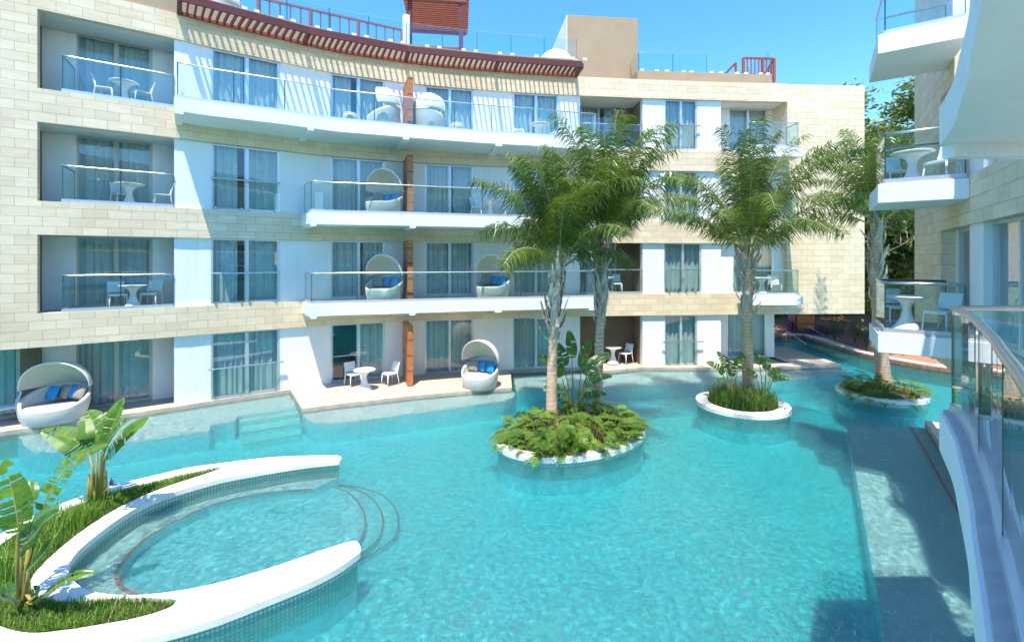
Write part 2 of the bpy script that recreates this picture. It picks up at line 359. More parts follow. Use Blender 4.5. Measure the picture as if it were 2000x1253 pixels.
HEAD = 2.23                                        # window head / band underside above each floor

B = empty('hotel_building', (W(797).x, W(797).y, 0), 0, 'long curved four-storey hotel facade of cream stone bands, white walls and glass balconies', 'building')
def part(name, m, mt, smooth=False, bevel=0, parent=None): return m.build(name, mt, parent or B, smooth, bevel)
# stone bands, solid stone ends
UA = UP(82,-1.25)-6
mb = MB(); strip(mb, -200, UA, -5, .1, HEAD, 12.65); strip(mb, UA, 75, -.14, .1, HEAD, 12.65); part('stone_end_wall', mb, M['stone'])
mb = MB(); strip(mb, 1535, 1685, -7, .1, HEAD, 12.62); part('stone_end_wall', mb, M['stone'])
for n in (1, 2, 3):
    mb = MB(); strip(mb, 75, 1535, -.14, .1, n*H-BAND, n*H-.01); part('stone_band', mb, M['stone'])
    mb = MB(); strip(mb, UA, 1535, -5, -.142, n*H-.85, n*H-.03); part('floor_slab', mb, M['greytile'])
    for a, b in ((UA+.1, 340), (1133, 1255), (1408, 1534.5)):
        mb = MB(); strip(mb, a, b, -2.2, -.141, n*H-.965, n*H-.855); part('soffit', mb, M['brown'] if a == 1133 else M['white'])
mb = MB(); strip(mb, 75, 1535, -.14, .1, 11.83, 12.65); part('stone_band', mb, M['stone'])
mb = MB(); strip(mb, UA, 1534.8, -7, -.142, 11.9, 12.6); part('roof_slab', mb, M['tan'])
for a, b in ((UA+.1, 340), (1133, 1255), (1408, 1534.5)):
    mb = MB(); strip(mb, a, b, -2.2, -.141, 11.84, 11.895); part('soffit', mb, M['white'])
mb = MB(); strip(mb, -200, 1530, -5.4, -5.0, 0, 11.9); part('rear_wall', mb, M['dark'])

# ---- windows
def window(p0, p1, z0, z1, frame, openl=1.0, openr=1.0, mull=.5, curt=None, parent=None, face=None):
    """sliding window between plan points p0 (left) and p1, frame mesh > pane, curtain.  openl/openr: share of each leaf covered by curtain"""
    p0, p1 = Vector(p0[:2]), Vector(p1[:2]); t = (p1-p0); L = t.length; t.normalize(); n = Vector((t.y, -t.x))
    if face is not None and n.dot(Vector(face)) < 0: n = -n
    at = lambda x, d, z: (p0.x+t.x*x+n.x*d, p0.y+t.y*x+n.y*d, z)
    m = MB()
    def fb(x0, x1, za, zb, d0=-.05, d1=.045):
        c = at((x0+x1)/2, (d0+d1)/2, (za+zb)/2); m.box(c, (abs(x1-x0), abs(d1-d0), zb-za), math.atan2(t.y, t.x))
    fw = .055
    fb(0, fw, z0, z1); fb(L-fw, L, z0, z1); fb(fw, L-fw, z1-fw, z1); fb(fw, L-fw, z0, z0+fw)
    xm = L*mull; fb(xm-.035, xm+.035, z0+fw, z1-fw, -.045, .03)
    for x0, x1, d in ((fw, xm-.035, -.02), (xm+.035, L-fw, .005)):      # leaf stiles
        fb(x0, x0+.035, z0+fw, z1-fw, d-.015, d+.015); fb(x1-.035, x1, z0+fw, z1-fw, d-.015, d+.015); fb(x0+.035, x1-.035, z0+fw, z0+fw+.045, d-.015, d+.015)
    wd = part('window', m, frame, parent=parent)
    g = MB(); g.quad(at(fw,0,z0+fw), at(L-fw,0,z0+fw), at(L-fw,0,z1-fw), at(fw,0,z1-fw)); g.build('pane', M['pane'], wd)
    c = MB()
    for x0, x1, o, left in ((fw, xm, openl, 1), (xm, L-fw, openr, 0)):
        if o <= 0: continue
        if left: x1 = x0+(x1-x0)*o
        else: x0 = x1-(x1-x0)*o
        k = max(4, int((x1-x0)/.022)); ph = random.random()*6; prev = None; fr = 26+random.random()*10
        for i in range(k+1):
            x = x0+(x1-x0)*i/k; d = -.17+.035*math.sin(x*fr+ph+1.2*math.sin(x*7+ph))+.012*math.sin(x*61+ph)
            q = (at(x,d,z0+.03), at(x,d,z1-.02))
            if prev: c.quad(prev[0], q[0], q[1], prev[1])
            prev = q
    if c.v: c.build('curtain', curt or M['curtain'], wd, True)
    return wd
random.seed(4)
COLS = {1: (412,547), 2: (646,752), 3: (830,925), 4: (1002,1091)}
walls = {}
def wallseg(a, b, n, d=0, mt=None, thick=.3, z0=None, z1=None):
    mb = MB(); strip(mb, a, b, d-thick, d, (n*H-.03 if z0 is None else z0), (n*H+HEAD-.003 if z1 is None else z1)); part('wall_panel', mb, mt or M['white'])
for n in range(4):
    z0, z1 = n*H-.02, n*H+HEAD-.004
    # flush bays
    for a, b in ((340,412),(547,646),(752,830),(925,1002),(1091,1133),(1255,1297)): wallseg(a, b, n)
    for k, (a, b) in COLS.items():
        ol, orr = random.choice([(1,1),(1,1),(1,.82),(.9,1),(.72,1),(1,.6)])
        if n == 0 and k == 2: ol = 0
        if n == 2 and k == 2: orr = .92
        window(WO(a,-.06), WO(b,-.06), z0, z1, M['alu'], ol, orr)
    wr = (1290,1370) if n == 1 else (1298,1362)
    if n != 1: wallseg(1297, wr[0], n)
    window(WO(max(wr[0],1297.2),-.06), WO(wr[1],-.06), z0, z1, M['alu']); wallseg(wr[1], 1408, n)
    # left recess
    d = -1.25
    ua, ub = UP(82,d), UP(338,d); w0, w1 = UP(149,d), UP(298,d)
    wallseg(ua, w0, n, d); wallseg(w1, 340, n, d); window(WO(w0,d-.05), WO(w1,d-.05), z0, z1, M['beigealu'], 1, 1 if n else .96)
    mb = MB(); strip(mb, ua-6, ua, d-.3, -.16 if n else -1.1, z0-.01, z1); part('partition', mb, M['brown'])
    if n == 0: wallseg(UP(39,d), ua-6.2, n, d, M['brown'])
    if n == 0:
        w0, w1 = UP(-110,d), UP(39,d); window(WO(w0,d-.05), WO(w1,d-.05), z0, z1, M['beigealu'], .85, .9)
    # brown recess
    d = -1.3; ua, ub = UP(1133,-.3), UP(1255,-.3)
    mb = MB(); strip(mb, 1127, 1133, d, -.302, z0-.01, z1); strip(mb, 1255, 1261, d, -.302, z0-.01, z1); part('recess_side', mb, M['brown'])
    if n == 0:
        wallseg(1127, 1261, n, d, M['brown'])
    else:
        w0, w1 = 1150, 1222
        wallseg(1127, w0, n, d, M['brown']); wallseg(w1, 1261, n, d, M['brown']); window(WO(w0,d-.05), WO(w1,d-.05), z0, z1, M['beigealu'], .9, .6)
    # right bay
    d = {0: -1.25, 1: -.12, 2: -.12, 3: -1.0}[n]
    if n in (0,): a0, b0, w0, w1 = 1400, 1540, UP(1420,d), UP(1497,d)
    elif n == 3: a0, b0, w0, w1 = 1400, 1543, UP(1424,d), UP(1498,d)
    else: a0, b0, w0, w1 = 1408, 1535, 1434, 1514
    wallseg(a0, w0, n, d); wallseg(w1, b0, n, d); window(WO(w0,d-.05), WO(w1,d-.05), z0, z1, M['alu'])
    if d < -.5:
        mb = MB(); strip(mb, 1402, 1408, d, -.302, z0-.01, z1); part('recess_side', mb, M['white'])
        if n == 3:
            mb = MB(); strip(mb, 1535, 1541, d, -.145, z0-.01, z1)
    if n == 0:
        mb = MB(); strip(mb, 1540, 1546, -5, d, z0-.01, z1); part('recess_side', mb, M['white'])
# cavity floor behind ground windows
mb = MB(); strip(mb, -200, 1540, -5, .02, -1.9, -.035); part('plinth', mb, M['deck'])

# ---- balcony slabs and railings
def railing(path, z0, z1, parent, post_end=True, seg=1.5, r=.028, chan=True):
    """glass balustrade along a plan polyline, channel at z0, tube at z1"""
    m = MB(); m.tube([(p.x,p.y,z1) for p in path], r, 10); rl = m.build('handrail', M['steel'], parent, True)
    if chan:
        m = MB()
        for a, b in zip(path, path[1:]): m.bar((a.x,a.y,z0+.045), (b.x,b.y,z0+.045), .05, .09)
        m.build('base_channel', M['alu'], parent)
    # resample to panels
    acc = [0]
    for a, b in zip(path, path[1:]): acc.append(acc[-1]+(b-a).length)
    def pt(s):
        for i in range(len(path)-1):
            if s <= acc[i+1]+1e-6: return path[i].lerp(path[i+1], (s-acc[i])/max(1e-6, acc[i+1]-acc[i]))
        return path[-1]
    cuts = [0]; 
    for i in range(1, len(path)-1):
        a = (path[i]-path[i-1]).normalized(); b = (path[i+1]-path[i]).normalized()
        if a.dot(b) < .9: cuts.append(acc[i])
    cuts.append(acc[-1])
    for c0, c1 in zip(cuts, cuts[1:]):
        k = max(1, round((c1-c0)/seg))
        for i in range(k):
            s0, s1 = c0+(c1-c0)*i/k+.008, c0+(c1-c0)*(i+1)/k-.008
            q = [pt(s0)]+[pt(s0+(s1-s0)*j/4) for j in (1,2,3)]+[pt(s1)]
            m = MB()
            for a, b in zip(q, q[1:]):
                t = (b-a).normalized(); nn = Vector((-t.y, t.x))*.006
                m.quad((a.x-nn.x,a.y-nn.y,z0+.02),(b.x-nn.x,b.y-nn.y,z0+.02),(b.x-nn.x,b.y-nn.y,z1-.02),(a.x-nn.x,a.y-nn.y,z1-.02))
                m.quad((b.x+nn.x,b.y+nn.y,z0+.02),(a.x+nn.x,a.y+nn.y,z0+.02),(a.x+nn.x,a.y+nn.y,z1-.02),(b.x+nn.x,b.y+nn.y,z1-.02))
            m.build('glass_panel', M['glass'], parent)
            e = MB()
            for p in (q[0], q[-1]): e.bar((p.x,p.y,z0+.03),(p.x,p.y,z1-.02),.012,.012)
            e.build('panel_edge', M['edge'], parent)
M['edge'] = mat('green_glass_edge', (.03,.10,.09), .2)[0]
def interp(tab):
    def f(u):
        for (a, p), (b, q) in zip(tab, tab[1:]):
            if u <= b:
                t = max(0, (u-a)/(b-a)); t = t*t*(3-2*t); return p+(q-p)*t
        return tab[-1][1]
    return f
PROJ = {1: interp([(590,1.45),(800,1.85),(1000,1.75),(1150,1.5)]), 2: interp([(590,1.55),(800,1.95),(1000,1.8),(1150,1.55)]), 3: interp([(340,1.53),(600,1.85),(800,2.0),(1000,1.85),(1150,1.55)])}
def balcony(n, a, b, pj, brackets):
    z = n*H
    m = MB(); strip(m, a, b, .101, pj, z-.46, z-.06, 12)
    for u in brackets:
        strip(m, u-6, u+6, .101, (lambda x: pj(x)-.0), z-.54, z-.4601, 12)
    sb = part('balcony', m, M['slab'])
    m = MB(); strip(m, a+3, b-3, .102, lambda u: pj(u)-.1, z-.0595, z-.03, 12); m.build('floor_finish', M['greytile'], sb)
    path = [WO(a+5, .12)]+[WO(u, pj(u)-.13) for u in us(a+5, b-5, 15)]+[WO(b-5, .12)]
    railing(path, z-.03, z+1.03, sb, r=.022)
    return sb
balcony(1, 590, 1145, PROJ[1], (598, 794, 960, 1136))
balcony(2, 588, 1145, PROJ[2], (596, 794, 960, 1136))
balcony(3, 342, 1150, PROJ[3], (349, 588, 780, 960, 1140))
for n in (1, 2, 3):
    pj = interp([(1400,1.05),(1600,1.05)]); balcony(n, 1437, 1537, pj, ())
# recess railings (in the stone plane)
for n in (1, 2, 3):
    z = n*H
    r1 = MB(); p = [WO(UP(146,-1.1),-1.1), WO(UP(122,.04),.04)]+[WO(u,.04) for u in us(UP(140,.04), 339, 20)]
    r1.bar((p[1].x,p[1].y,z+.02),(p[-1].x,p[-1].y,z+.02),.07,.06); rr = part('recess_railing', r1, M['alu']); railing(p, z-.0, z+1.05, rr)
    r1 = MB(); p = [WO(u,.04) for u in us(1134.5, 1254, 20)]; r1.bar((p[0].x,p[0].y,z+.02),(p[-1].x,p[-1].y,z+.02),.07,.05); rr = part('recess_railing', r1, M['alu']); railing(p, z, z+1.05, rr)
# window safety rails (bays 1 and the right flush window)
for n in (0, 1, 2):
    for a, b in ((412,547), (1297,1366)):
        z = n*H; m = MB(); e = 6 if n == 0 else 0
        A, C = WO(a-e,.17 if n == 0 else .13), WO(b+e,.17 if n == 0 else .13)
        m.tube([(A.x,A.y,z+1.05),(C.x,C.y,z+1.05)], .028, 8)
        sr = part('safety_rail', m, M['steel'])
        for u in (a+9, b-9, (a+b)/2-8, (a+b)/2+8):
            q0 = WO(u,.0); q1 = WO(u,.14); m = MB(); m.bar((q0.x,q0.y,z+.05),(q1.x,q1.y,z+.05),.05,.07); m.build('bracket', M['steel'], sr)
        g = MB()
        A, C = WO(a+1,.12), WO(b-1,.12); g.quad((A.x,A.y,z+.03),(C.x,C.y,z+.03),(C.x,C.y,z+1.03),(A.x,A.y,z+1.03)); g.build('glass_panel', M['glass'], sr)
z = 3*H
A, C = WO(1297,.13), WO(1366,.13); m = MB(); m.tube([(A.x,A.y,z+1.05),(C.x,C.y,z+1.05)], .028, 8); part('safety_rail', m, M['steel'])
# ---- timber partitions
for n in range(4):
    z = n*H; fr = {0: 1.62, 1: 1.45, 2: 1.5, 3: 1.6}[n]
    u0 = UP(801.5, fr); hw = 5.6
    m = MB(); strip(m, u0-hw, u0+hw, .11 if n < 3 else .102, fr, z-.03, z+HEAD-(0 if n < 3 else .32), 10); part('timber_partition', m, M['timber'], bevel=.004)
# ---- sun shade (slatted) over the top floor
SHP = [351, 604, 798, 974, 1137]; SD = 1.08
shade = MB()
PT = [WP(p, SD) if i else WO(UP(351, SD), SD) for i, p in enumerate(SHP)]
pu = [UP(p, SD) for p in SHP]
for a, b in zip(PT, PT[1:]):
    shade.bar((a.x,a.y,12.75), (b.x,b.y,12.75), .07, .24)
sh = part('sun_shade', shade, M['darkred'])
sl_ = MB(); ld = MB()
for i, (a, b) in enumerate(zip(pu, pu[1:])):
    k = 17
    for j in range(k+1):
        u = a+(b-a)*j/k; q0 = WO(u,.11); e0, e1 = PT[i], PT[i+1]; q1 = e0.lerp(e1, j/k); 
        last = j in (0, k)
        if j == k and i < len(pu)-2: continue
        br_ = MB() if last else sl_
        br_.bar((q0.x,q0.y,12.70), (q1.x,q1.y,12.70), .13 if last else .042, .20 if last else .16)
        if last: br_.build('bracket', M['darkred'], sh)
for u0, u1 in zip(us(pu[0], pu[-1], 12), us(pu[0], pu[-1], 12)[1:]):
    q0, q1 = WO(u0,.15), WO(u1,.15); ld.bar((q0.x,q0.y,12.66),(q1.x,q1.y,12.66),.09,.1)
sl_.build('slats', M['darkred'], sh); ld.build('ledger', M['redwood'], sh)
# ---- roof parapets
mb = MB(); strip(mb, -200, 1120, -.5, -.02, 12.651, 13.45); part('roof_parapet', mb, M['tan'])
mb = MB(); strip(mb, 1257, 1528, -2.6, -.75, 12.6, 13.40); part('roof_parapet', mb, M['tan'])
def roof_rail(path, z0, z1, clamps, zc):
    rp = MB(); u0, u1 = path; strip(rp, u0, u1, zc-.04, zc+.04, z0-.02, z0+.02); rpo = part('roof_balustrade', rp, M['slab'])
    for u in clamps:
        q = WO(u, zc); m = MB(); m.box((q.x,q.y,z0+.05),(.16,.11,.11), math.atan2(tang(u).y, tang(u).x)); m.build('clamp', M['slab'], rpo)
    return rpo
rpo = roof_rail((470,1128), 13.45, 0, [u for i, v in enumerate(us(478, 1120, 72)) for u in (v, v+24)], -.12)
railing([WO(u,-.12) for u in us(470, 1128, 20)], 13.45, 14.38, rpo, r=.003, chan=False)
rpo = roof_rail((1262,1526), 13.40, 0, (1268,1298,1318,1352,1368,1408,1428,1460,1478,1508,1522), -.87)
railing([WO(1262,-2.4),WO(1262,-.9)]+[WO(u,-.9) for u in us(1262, 1400, 25)], 13.40, 14.3, rpo, r=.003, chan=False)
railing([WO(1523,-2.5),WO(1523,-.85)], 13.40, 14.5, rpo, r=.003, chan=False)
# stair tower
a, b = WP(1108,-2.0), WP(1246,-2.0); t = (b-a).normalized(); n_ = Vector((-t.y, t.x))
m = MB(); m.prism([a, b, b+n_*4.5, a+n_*4.5], 12.5, 16.45); part('stair_tower', m, M['tan'], bevel=.01)
m = MB(); e = t*-.004; m.prism([a+e, a+e+n_*4.5, a+e*8+n_*4.5, a+e*8], 12.6, 16.44); part('stair_tower_side', m, M['white'])

# the same hotel closing the pool court behind the photographer: seen only in glass and water
OB = empty('hotel_building', (-8,-13,0), 0, 'hotel front across the pool, mirrored faintly in the window glass', 'building')
for n in range(4):
    m = MB(); m.quad((-40,-12.9,n*H+2.23),(16,-12.9,n*H+2.23),(16,-12.9,n*H+3.2),(-40,-12.9,n*H+3.2), uv=[(0,n*H),(56,n*H),(56,n*H+1),(0,n*H+1)]); m.build('stone_band', M['stone'], OB)
    m = MB(); m.box((-12,-12.2,n*H+3.0),(48,1.4,.4)); m.build('balcony', M['slab'], OB)
    for i in range(9):
        m = MB(); m.box((-37.5+6*i,-13.1,n*H+1.1),(3.0,.3,2.2)); m.build('wall_panel', M['white'], OB)
        m = MB(); m.box((-34.5+6*i,-13.3,n*H+1.1),(3.0,.3,2.2)); m.build('window', M['curtain'], OB)
m = MB(); m.box((-12,-11.5,-.6),(56,2.8,1.2)); m.build('terrace', M['deck'], OB)
# roof timber railing, pergola, white post and walls
def rail_timber(p0, p1, z, h, nb, name, label, cat, zslope=0):
    p0, p1 = Vector(p0[:2]), Vector(p1[:2]); L = (p1-p0).length
    root = empty(name, (p0.x,p0.y,z), 0, label, cat)
    m = MB(); m.bar((p0.x,p0.y,z+h),(p1.x,p1.y,z+h+zslope),.09,.07); m.bar((p0.x,p0.y,z+.22),(p1.x,p1.y,z+.22+zslope),.06,.06); m.build('rail', M['redwood'], root)
    for i in range(nb+1):
        q = p0.lerp(p1, i/nb); m = MB(); zz = zslope*i/nb
        big = i % 5 == 0
        if big: m.bar((q.x,q.y,z+zz-.15),(q.x,q.y,z+h+zz+.0),.11,.11)
        else: m.bar((q.x,q.y,z+.25+zz),(q.x,q.y,z+h+zz-.03),.045,.045)
        m.build('post' if big else 'baluster', M['redwood'], root)
    return root
rail_timber(WP(505,-1.0), WP(785,-1.0), 13.3, 1.15, 15, 'timber_railing', 'long red timber railing of thin balusters on the roof above the slatted sun shade', 'railing')
for k, (pa, pb, dd) in enumerate(((505, 785, -1.12),)):
    m = MB(); strip(m, UP(480,dd), UP(790,dd), dd-.06, dd, 12.7, 13.56); part('roof_kerb', m, M['redwood'])
m = MB(); strip(m, UP(565,-3.2), UP(790,-3.2), -3.5, -3.2, 12.7, 14.15); part('roof_wall', m, M['white'])
q = WP(793,-.75); m = MB(); m.box((q.x,q.y,13.75),(.26,.3,2.4), math.atan2(tang(760).y,tang(760).x)); part('roof_pier', m, M['white'], bevel=.01)
pg0 = WP(800,-1.0); pg1 = WP(905,-.7)
PG = empty('roof_pergola', (pg1.x,pg1.y,12.7), 0, 'red timber slatted pergola on the roof beside the white pier', 'pergola')
t = (pg1-pg0).normalized(); nn = Vector((-t.y, t.x))
for c, (x, y) in enumerate(((0,0),(0,2.8))):
    p = pg1+nn*y-t*.1; m = MB(); m.bar((p.x,p.y,12.7),(p.x,p.y,15.75),.17,.17); m.build('post', M['darkred'], PG)
p = pg0+nn*.1; m = MB(); m.bar((p.x,p.y,12.7),(p.x,p.y,15.8),.17,.17); m.build('post', M['darkred'], PG)
m = MB()
for y in (0, 2.8):
    a, b = pg0+nn*y-t*.2, pg1+nn*y+t*.15; m.bar((a.x,a.y,15.85),(b.x,b.y,15.85),.09,.16)
m.build('beam', M['redwood'], PG)
m = MB()
for i in range(19):
    y = -.15+3.2*i/18; a, b = pg0+nn*y-t*.3, pg1+nn*y+t*.25; m.bar((a.x,a.y,15.98),(b.x,b.y,15.98),.1,.05)
m.build('slats', M['redwood'], PG)
m = MB()
for i in range(14):
    a, b = pg0+nn*2.9, pg1+nn*2.9; m.bar((a.x,a.y,13.2+.15*i),(b.x,b.y,13.2+.15*i),.03,.11)
m.build('slat_screen', M['redwood'], PG)
a, b = WP(1452,-1.2), WP(1512,-1.2)
rail_timber(a, b, 13.35, 1.0, 8, 'stair_railing', 'small square red timber railing standing on the right-hand tan roof parapet', 'railing')
rail_timber(b, b+Vector((.2,2.3)), 13.35, 1.0, 8, 'stair_railing', 'red timber railing running back from the square roof railing on the right', 'railing', -.9)
a, b = WP(1437,-1.3), WP(1402,-2.0)
root = empty('stair_handrail', (a.x,a.y,13.3), 0, 'short sloping red timber handrail on the right-hand roof beside the square railing', 'handrail')
m = MB(); m.bar((a.x,a.y,14.15),(b.x,b.y,13.5),.07,.07); m.build('rail', M['redwood'], root)
m = MB(); m.bar((a.x,a.y,13.2),(a.x,a.y,14.15),.09,.09); m.build('post', M['redwood'], root)

# ------------------------------------------------------------------ near wing on the right
WD = Vector((.5559, .8313)); WNv = Vector((-.8313, .5559))       # along the wall, out towards the pool
def G(k, d=0): return Vector((9.04, 9.0))+WD*k+WNv*d
WG = empty('hotel_wing', (9.04, 9.0, 0), 0, 'near stone wing with jutting white glass-railed balconies at the right edge', 'building')
def wstrip(m, k0, k1, d0, d1, z0, z1):
    a0, b0, a1, b1 = G(k0,d0), G(k1,d0), G(k0,d1), G(k1,d1); v = lambda p, z: (p.x,p.y,z); L = abs(k1-k0); dd = abs(d1-d0)
    m.quad(v(b1,z0),v(a1,z0),v(a1,z1),v(b1,z1), uv=[(k1,z0),(k0,z0),(k0,z1),(k1,z1)])
    m.quad(v(a0,z0),v(b0,z0),v(b0,z1),v(a0,z1), uv=[(k0,z0),(k1,z0),(k1,z1),(k0,z1)])
    m.quad(v(a1,z1),v(a0,z1),v(b0,z1),v(b1,z1), uv=[(k0,0),(k0,dd),(k1,dd),(k1,0)])
    m.quad(v(a1,z0),v(b1,z0),v(b0,z0),v(a0,z0), uv=[(k0,0),(k1,0),(k1,dd),(k0,dd)])
    m.quad(v(a1,z0),v(a0,z0),v(a0,z1),v(a1,z1), uv=[(0,z0),(dd,z0),(dd,z1),(0,z1)])
    m.quad(v(b0,z0),v(b1,z0),v(b1,z1),v(b0,z1), uv=[(dd,z0),(0,z0),(0,z1),(dd,z1)])
def wpart(name, args, mt, bevel=0, parent=None):
    m = MB()
    for a in args: wstrip(m, *a)
    return part(name, m, mt, parent=parent or WG, bevel=bevel)
wpart('stone_wall', [(2.5,6.1,-.6,0,2.2,12.9)], M['stone'])
for n in (1, 2):
    wpart('stone_band', [(-5.0,2.498,-.6,.0,n*H-.97,n*H-.01)], M['stone'])
    wpart('floor_slab', [(-5,2.49,-3,-.602,n*H-.9,n*H-.02)], M['white'])
wpart('stone_band', [(1.2,2.498,-.6,.0,8.63,9.59)], M['stone'])
for n in (1, 2):
    z0, z1 = n*H-.009, n*H+HEAD-.002
    wpart('recess_side', [(2.46,2.4985,-.6,-.02,z0,z1)], M['stone'])
    wpart('wall_panel', [(2.2,2.459,-.5,-.25,z0,z1)], M['white'])
    wpart('wall_panel', [(-.62,.3,-.5,-.06,z0,z1)], M['white'])
    wpart('wall_panel', [(-5 if n == 1 else -3.4,-3.2,-.5,-.06,z0,z1)], M['white'])
    window(G(2.2,-.3), G(.3,-.3), z0+.02, z1, M['alu'], .5, .6, parent=WG, face=WNv)
    window(G(-.62,-.22), G(-3.2,-.22), z0+.02, z1, M['alu'], .4, .5, parent=WG, face=WNv)
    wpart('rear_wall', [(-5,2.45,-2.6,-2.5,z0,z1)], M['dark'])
# pier on the top visible floor
wpart('wall_panel', [(1.9,2.498,-.5,-.1,9.62,13.2)], M['white'])
def wing_balcony(n, k0, k1, dep):
    z = n*H; m = MB(); q = [G(k0,.002),G(k0,dep),G(k1,dep),G(k1,.002)]
    m.prism(q, z-.46, z-.06); sb = part('balcony', m, M['slab'], parent=WG, bevel=.008)
    m = MB(); q = [G(k0+.04,.003),G(k0+.04,dep-.04),G(k1-.04,dep-.04),G(k1-.04,.003)]; m.prism(q, z-.0595, z-.03); m.build('floor_finish', M['greytile'], sb)
    railing([G(k0+.13,.03),G(k0+.13,dep-.13),G(k1-.13,dep-.13),G(k1-.13,.03)], z-.03, z+1.03, sb, seg=1.9)
for n in (1, 2, 3): wing_balcony(n, 0, 1.95, 1.42)
# own balcony: slab below and slab above share one outline
EDGE = [(4.50,4.80),(3.98,4.12),(3.53,3.60),(3.02,3.02),(2.68,2.66),(2.05,1.98),(1.25,1.14),(.55,.42)]
def smooth(pts, n=6, closed=False):
    pts = [Vector(p) for p in pts]; out = []; m = len(pts)
    rng = range(m if closed else m-1)
    for i in rng:
        p0, p1, p2, p3 = (pts[(i-1)%m], pts[i], pts[(i+1)%m], pts[(i+2)%m]) if closed else (pts[max(i-1,0)], pts[i], pts[i+1], pts[min(i+2,m-1)])
        for k in range(n):
            t = k/n; out.append(.5*((2*p1)+(-p0+p2)*t+(2*p0-5*p1+4*p2-p3)*t*t+(-p0+3*p1-3*p2+p3)*t**3))
    if not closed: out.append(pts[-1])
    return out
EDGE = smooth(EDGE, 4)
INN = [G(-5.02,.002), G(-9.5,-.3)]
def offs(path, d):
    out = []
    for i, p in enumerate(path):
        t = (path[min(i+1,len(path)-1)]-path[max(i-1,0)]).normalized(); out.append(p+Vector((-t.y, t.x))*d)
    return out
EIN = offs(EDGE, .12); 
far_in = G(-5.02,.03)
def own_slab(z, name):
    m = MB(); poly = [INN[0]]+EDGE+[INN[1]]
    n = len(poly); vs = [(p.x,p.y,z-.46) for p in poly]+[(p.x,p.y,z-.06) for p in poly]
    m.prism(poly, z-.46, z-.06); return part(name, m, M['slab'], parent=WG, bevel=.006)
s1 = own_slab(3.2, 'balcony'); s2 = own_slab(6.4, 'balcony')
m = MB(); poly = [INN[0]]+offs(EDGE, .025)+[INN[1]]; m.prism(poly, 3.1405, 3.17); m.build('floor_finish', M['greytile'], s1)
fe = (G(-5.02,.0)-EDGE[0]).normalized(); c0 = EDGE[0]+fe*.14
d_ = (EIN[3]-EIN[0]).normalized()
pth = [G(-5.1,.05), EDGE[0]+fe*.12+d_*.12]+[EDGE[i].lerp(EIN[i],1) for i in range(1, len(EDGE))]
railing(pth, 3.17, 4.24, s1, seg=1.45, r=.03)
m = MB()                                            # downstand along the far edge of the slab above
e0 = EDGE[0]+d_*.01+fe*.03; e1 = G(-5.03,.01); back = Vector((-fe.y, fe.x)); back = back if back.dot(d_) > 0 else -back
m.prism([e0, e1, e1+back*.14, e0+back*.14], 5.80, 5.9395); m.build('downstand', M['slab'], s2)

# ------------------------------------------------------------------ ground, pool, decks
WZ = -.12
V2 = lambda p: Vector((p[0], p[1]))
m = MB(); m.quad((-60,-30,-.78),(40,-30,-.78),(40,45,-.78),(-60,45,-.78)); struct('pool_floor', m, M['poolfloor'])
# garden kerb line on the far right
KP = [Z(1535,655,0),Z(1570,655,0),Z(1600,663,0),Z(1640,677,0),Z(1680,690,0),Z(1720,699,0),Z(1760,706,0),Z(1800,713,0),Z(1862,722,0),Z(1930,730,0),Z(2060,742,0)]
KP = [V2(p) for p in KP]
m = MB(); far = [Vector((40,KP[-1].y)), Vector((60,90)), Vector((-30,90)), Vector((KP[0].x-2,40)), Vector((KP[0].x-2,KP[0].y))]
m.prism(KP+far, -1.6, .02); struct('garden_ground', m, M['mulch'])
m = MB(); ko = offs(KP, .02); ki = offs(KP, -.42) if False else offs(KP, .45)
for a, b, c, d in zip(ko, ko[1:], ki[1:], ki):
    m.prism([a, b, c, d], -1.6, .07)
struct('pool_kerb', m, M['kerb'])
m = MB()                                            # land that reaches the horizon
for q in (((-900,90),(900,90),(900,900),(-900,900)), ((40,-200),(900,-200),(900,90),(40,90)), ((-900,-200),(-60,-200),(-60,90),(-900,90)), ((-60,-200),(40,-200),(40,-30),(-60,-30))):
    m.quad(*[(p[0],p[1],-.02) for p in q])
struct('ground', m, M['lawn'])
m = MB(); m.quad((-60,-30,-1.55),(-60,-30,-.02),(40,-30,-.02),(40,-30,-1.55)); m.quad((40,-30,-1.55),(40,-30,-.02),(40,10,-.02),(40,10,-1.55)); m.quad((-60,-30,-1.55),(-60,45,-1.55),(-60,45,-.02),(-60,-30,-.02)); struct('pool_wall', m, M['poolstep'])
m = MB(); m.box((-10, 7, (WZ-1.5)/2), (99, 73, 1.5+WZ)); struct('pool_water', m, M['water'])
# building apron: deck ledge below the facade
m = MB(); strip(m, -200, 566, .021, .16, -1.6, 0); struct('pool_deck', m, M['deck'], bevel=.01)
tl = [Z(590,797,0),Z(660,788,0),Z(730,780.5,0),Z(806,772,0),Z(900,763.5,0),Z(1000,756,0)]
tp = [V2(p) for p in tl]; tp = [WO(566,.021)]+tp+[WO(997,.021)]; tp += [WO(u,.021) for u in us(997, 566, 30)[1:-1]]
m = MB(); m.prism(tp, -1.6, 0); struct('pool_deck', m, M['deck'], bevel=.012)
m = MB(); strip(m, 997, 1140, .021, .14, -1.6, -.005); struct('pool_deck', m, M['deck'], bevel=.01)
rp_ = [WO(1140,.021)]+[V2(Z(p,q,0)) for p, q in ((1148,727.5),(1176,724),(1255,714),(1360,716),(1440,716),(1512,715.5),(1643,710.5))]+[Vector((14.75,24.6)),Vector((11.5,24.8)),WO(1545,-1.24)]+[WO(u,.021) for u in us(1400, 1140, 40)[:-1]]
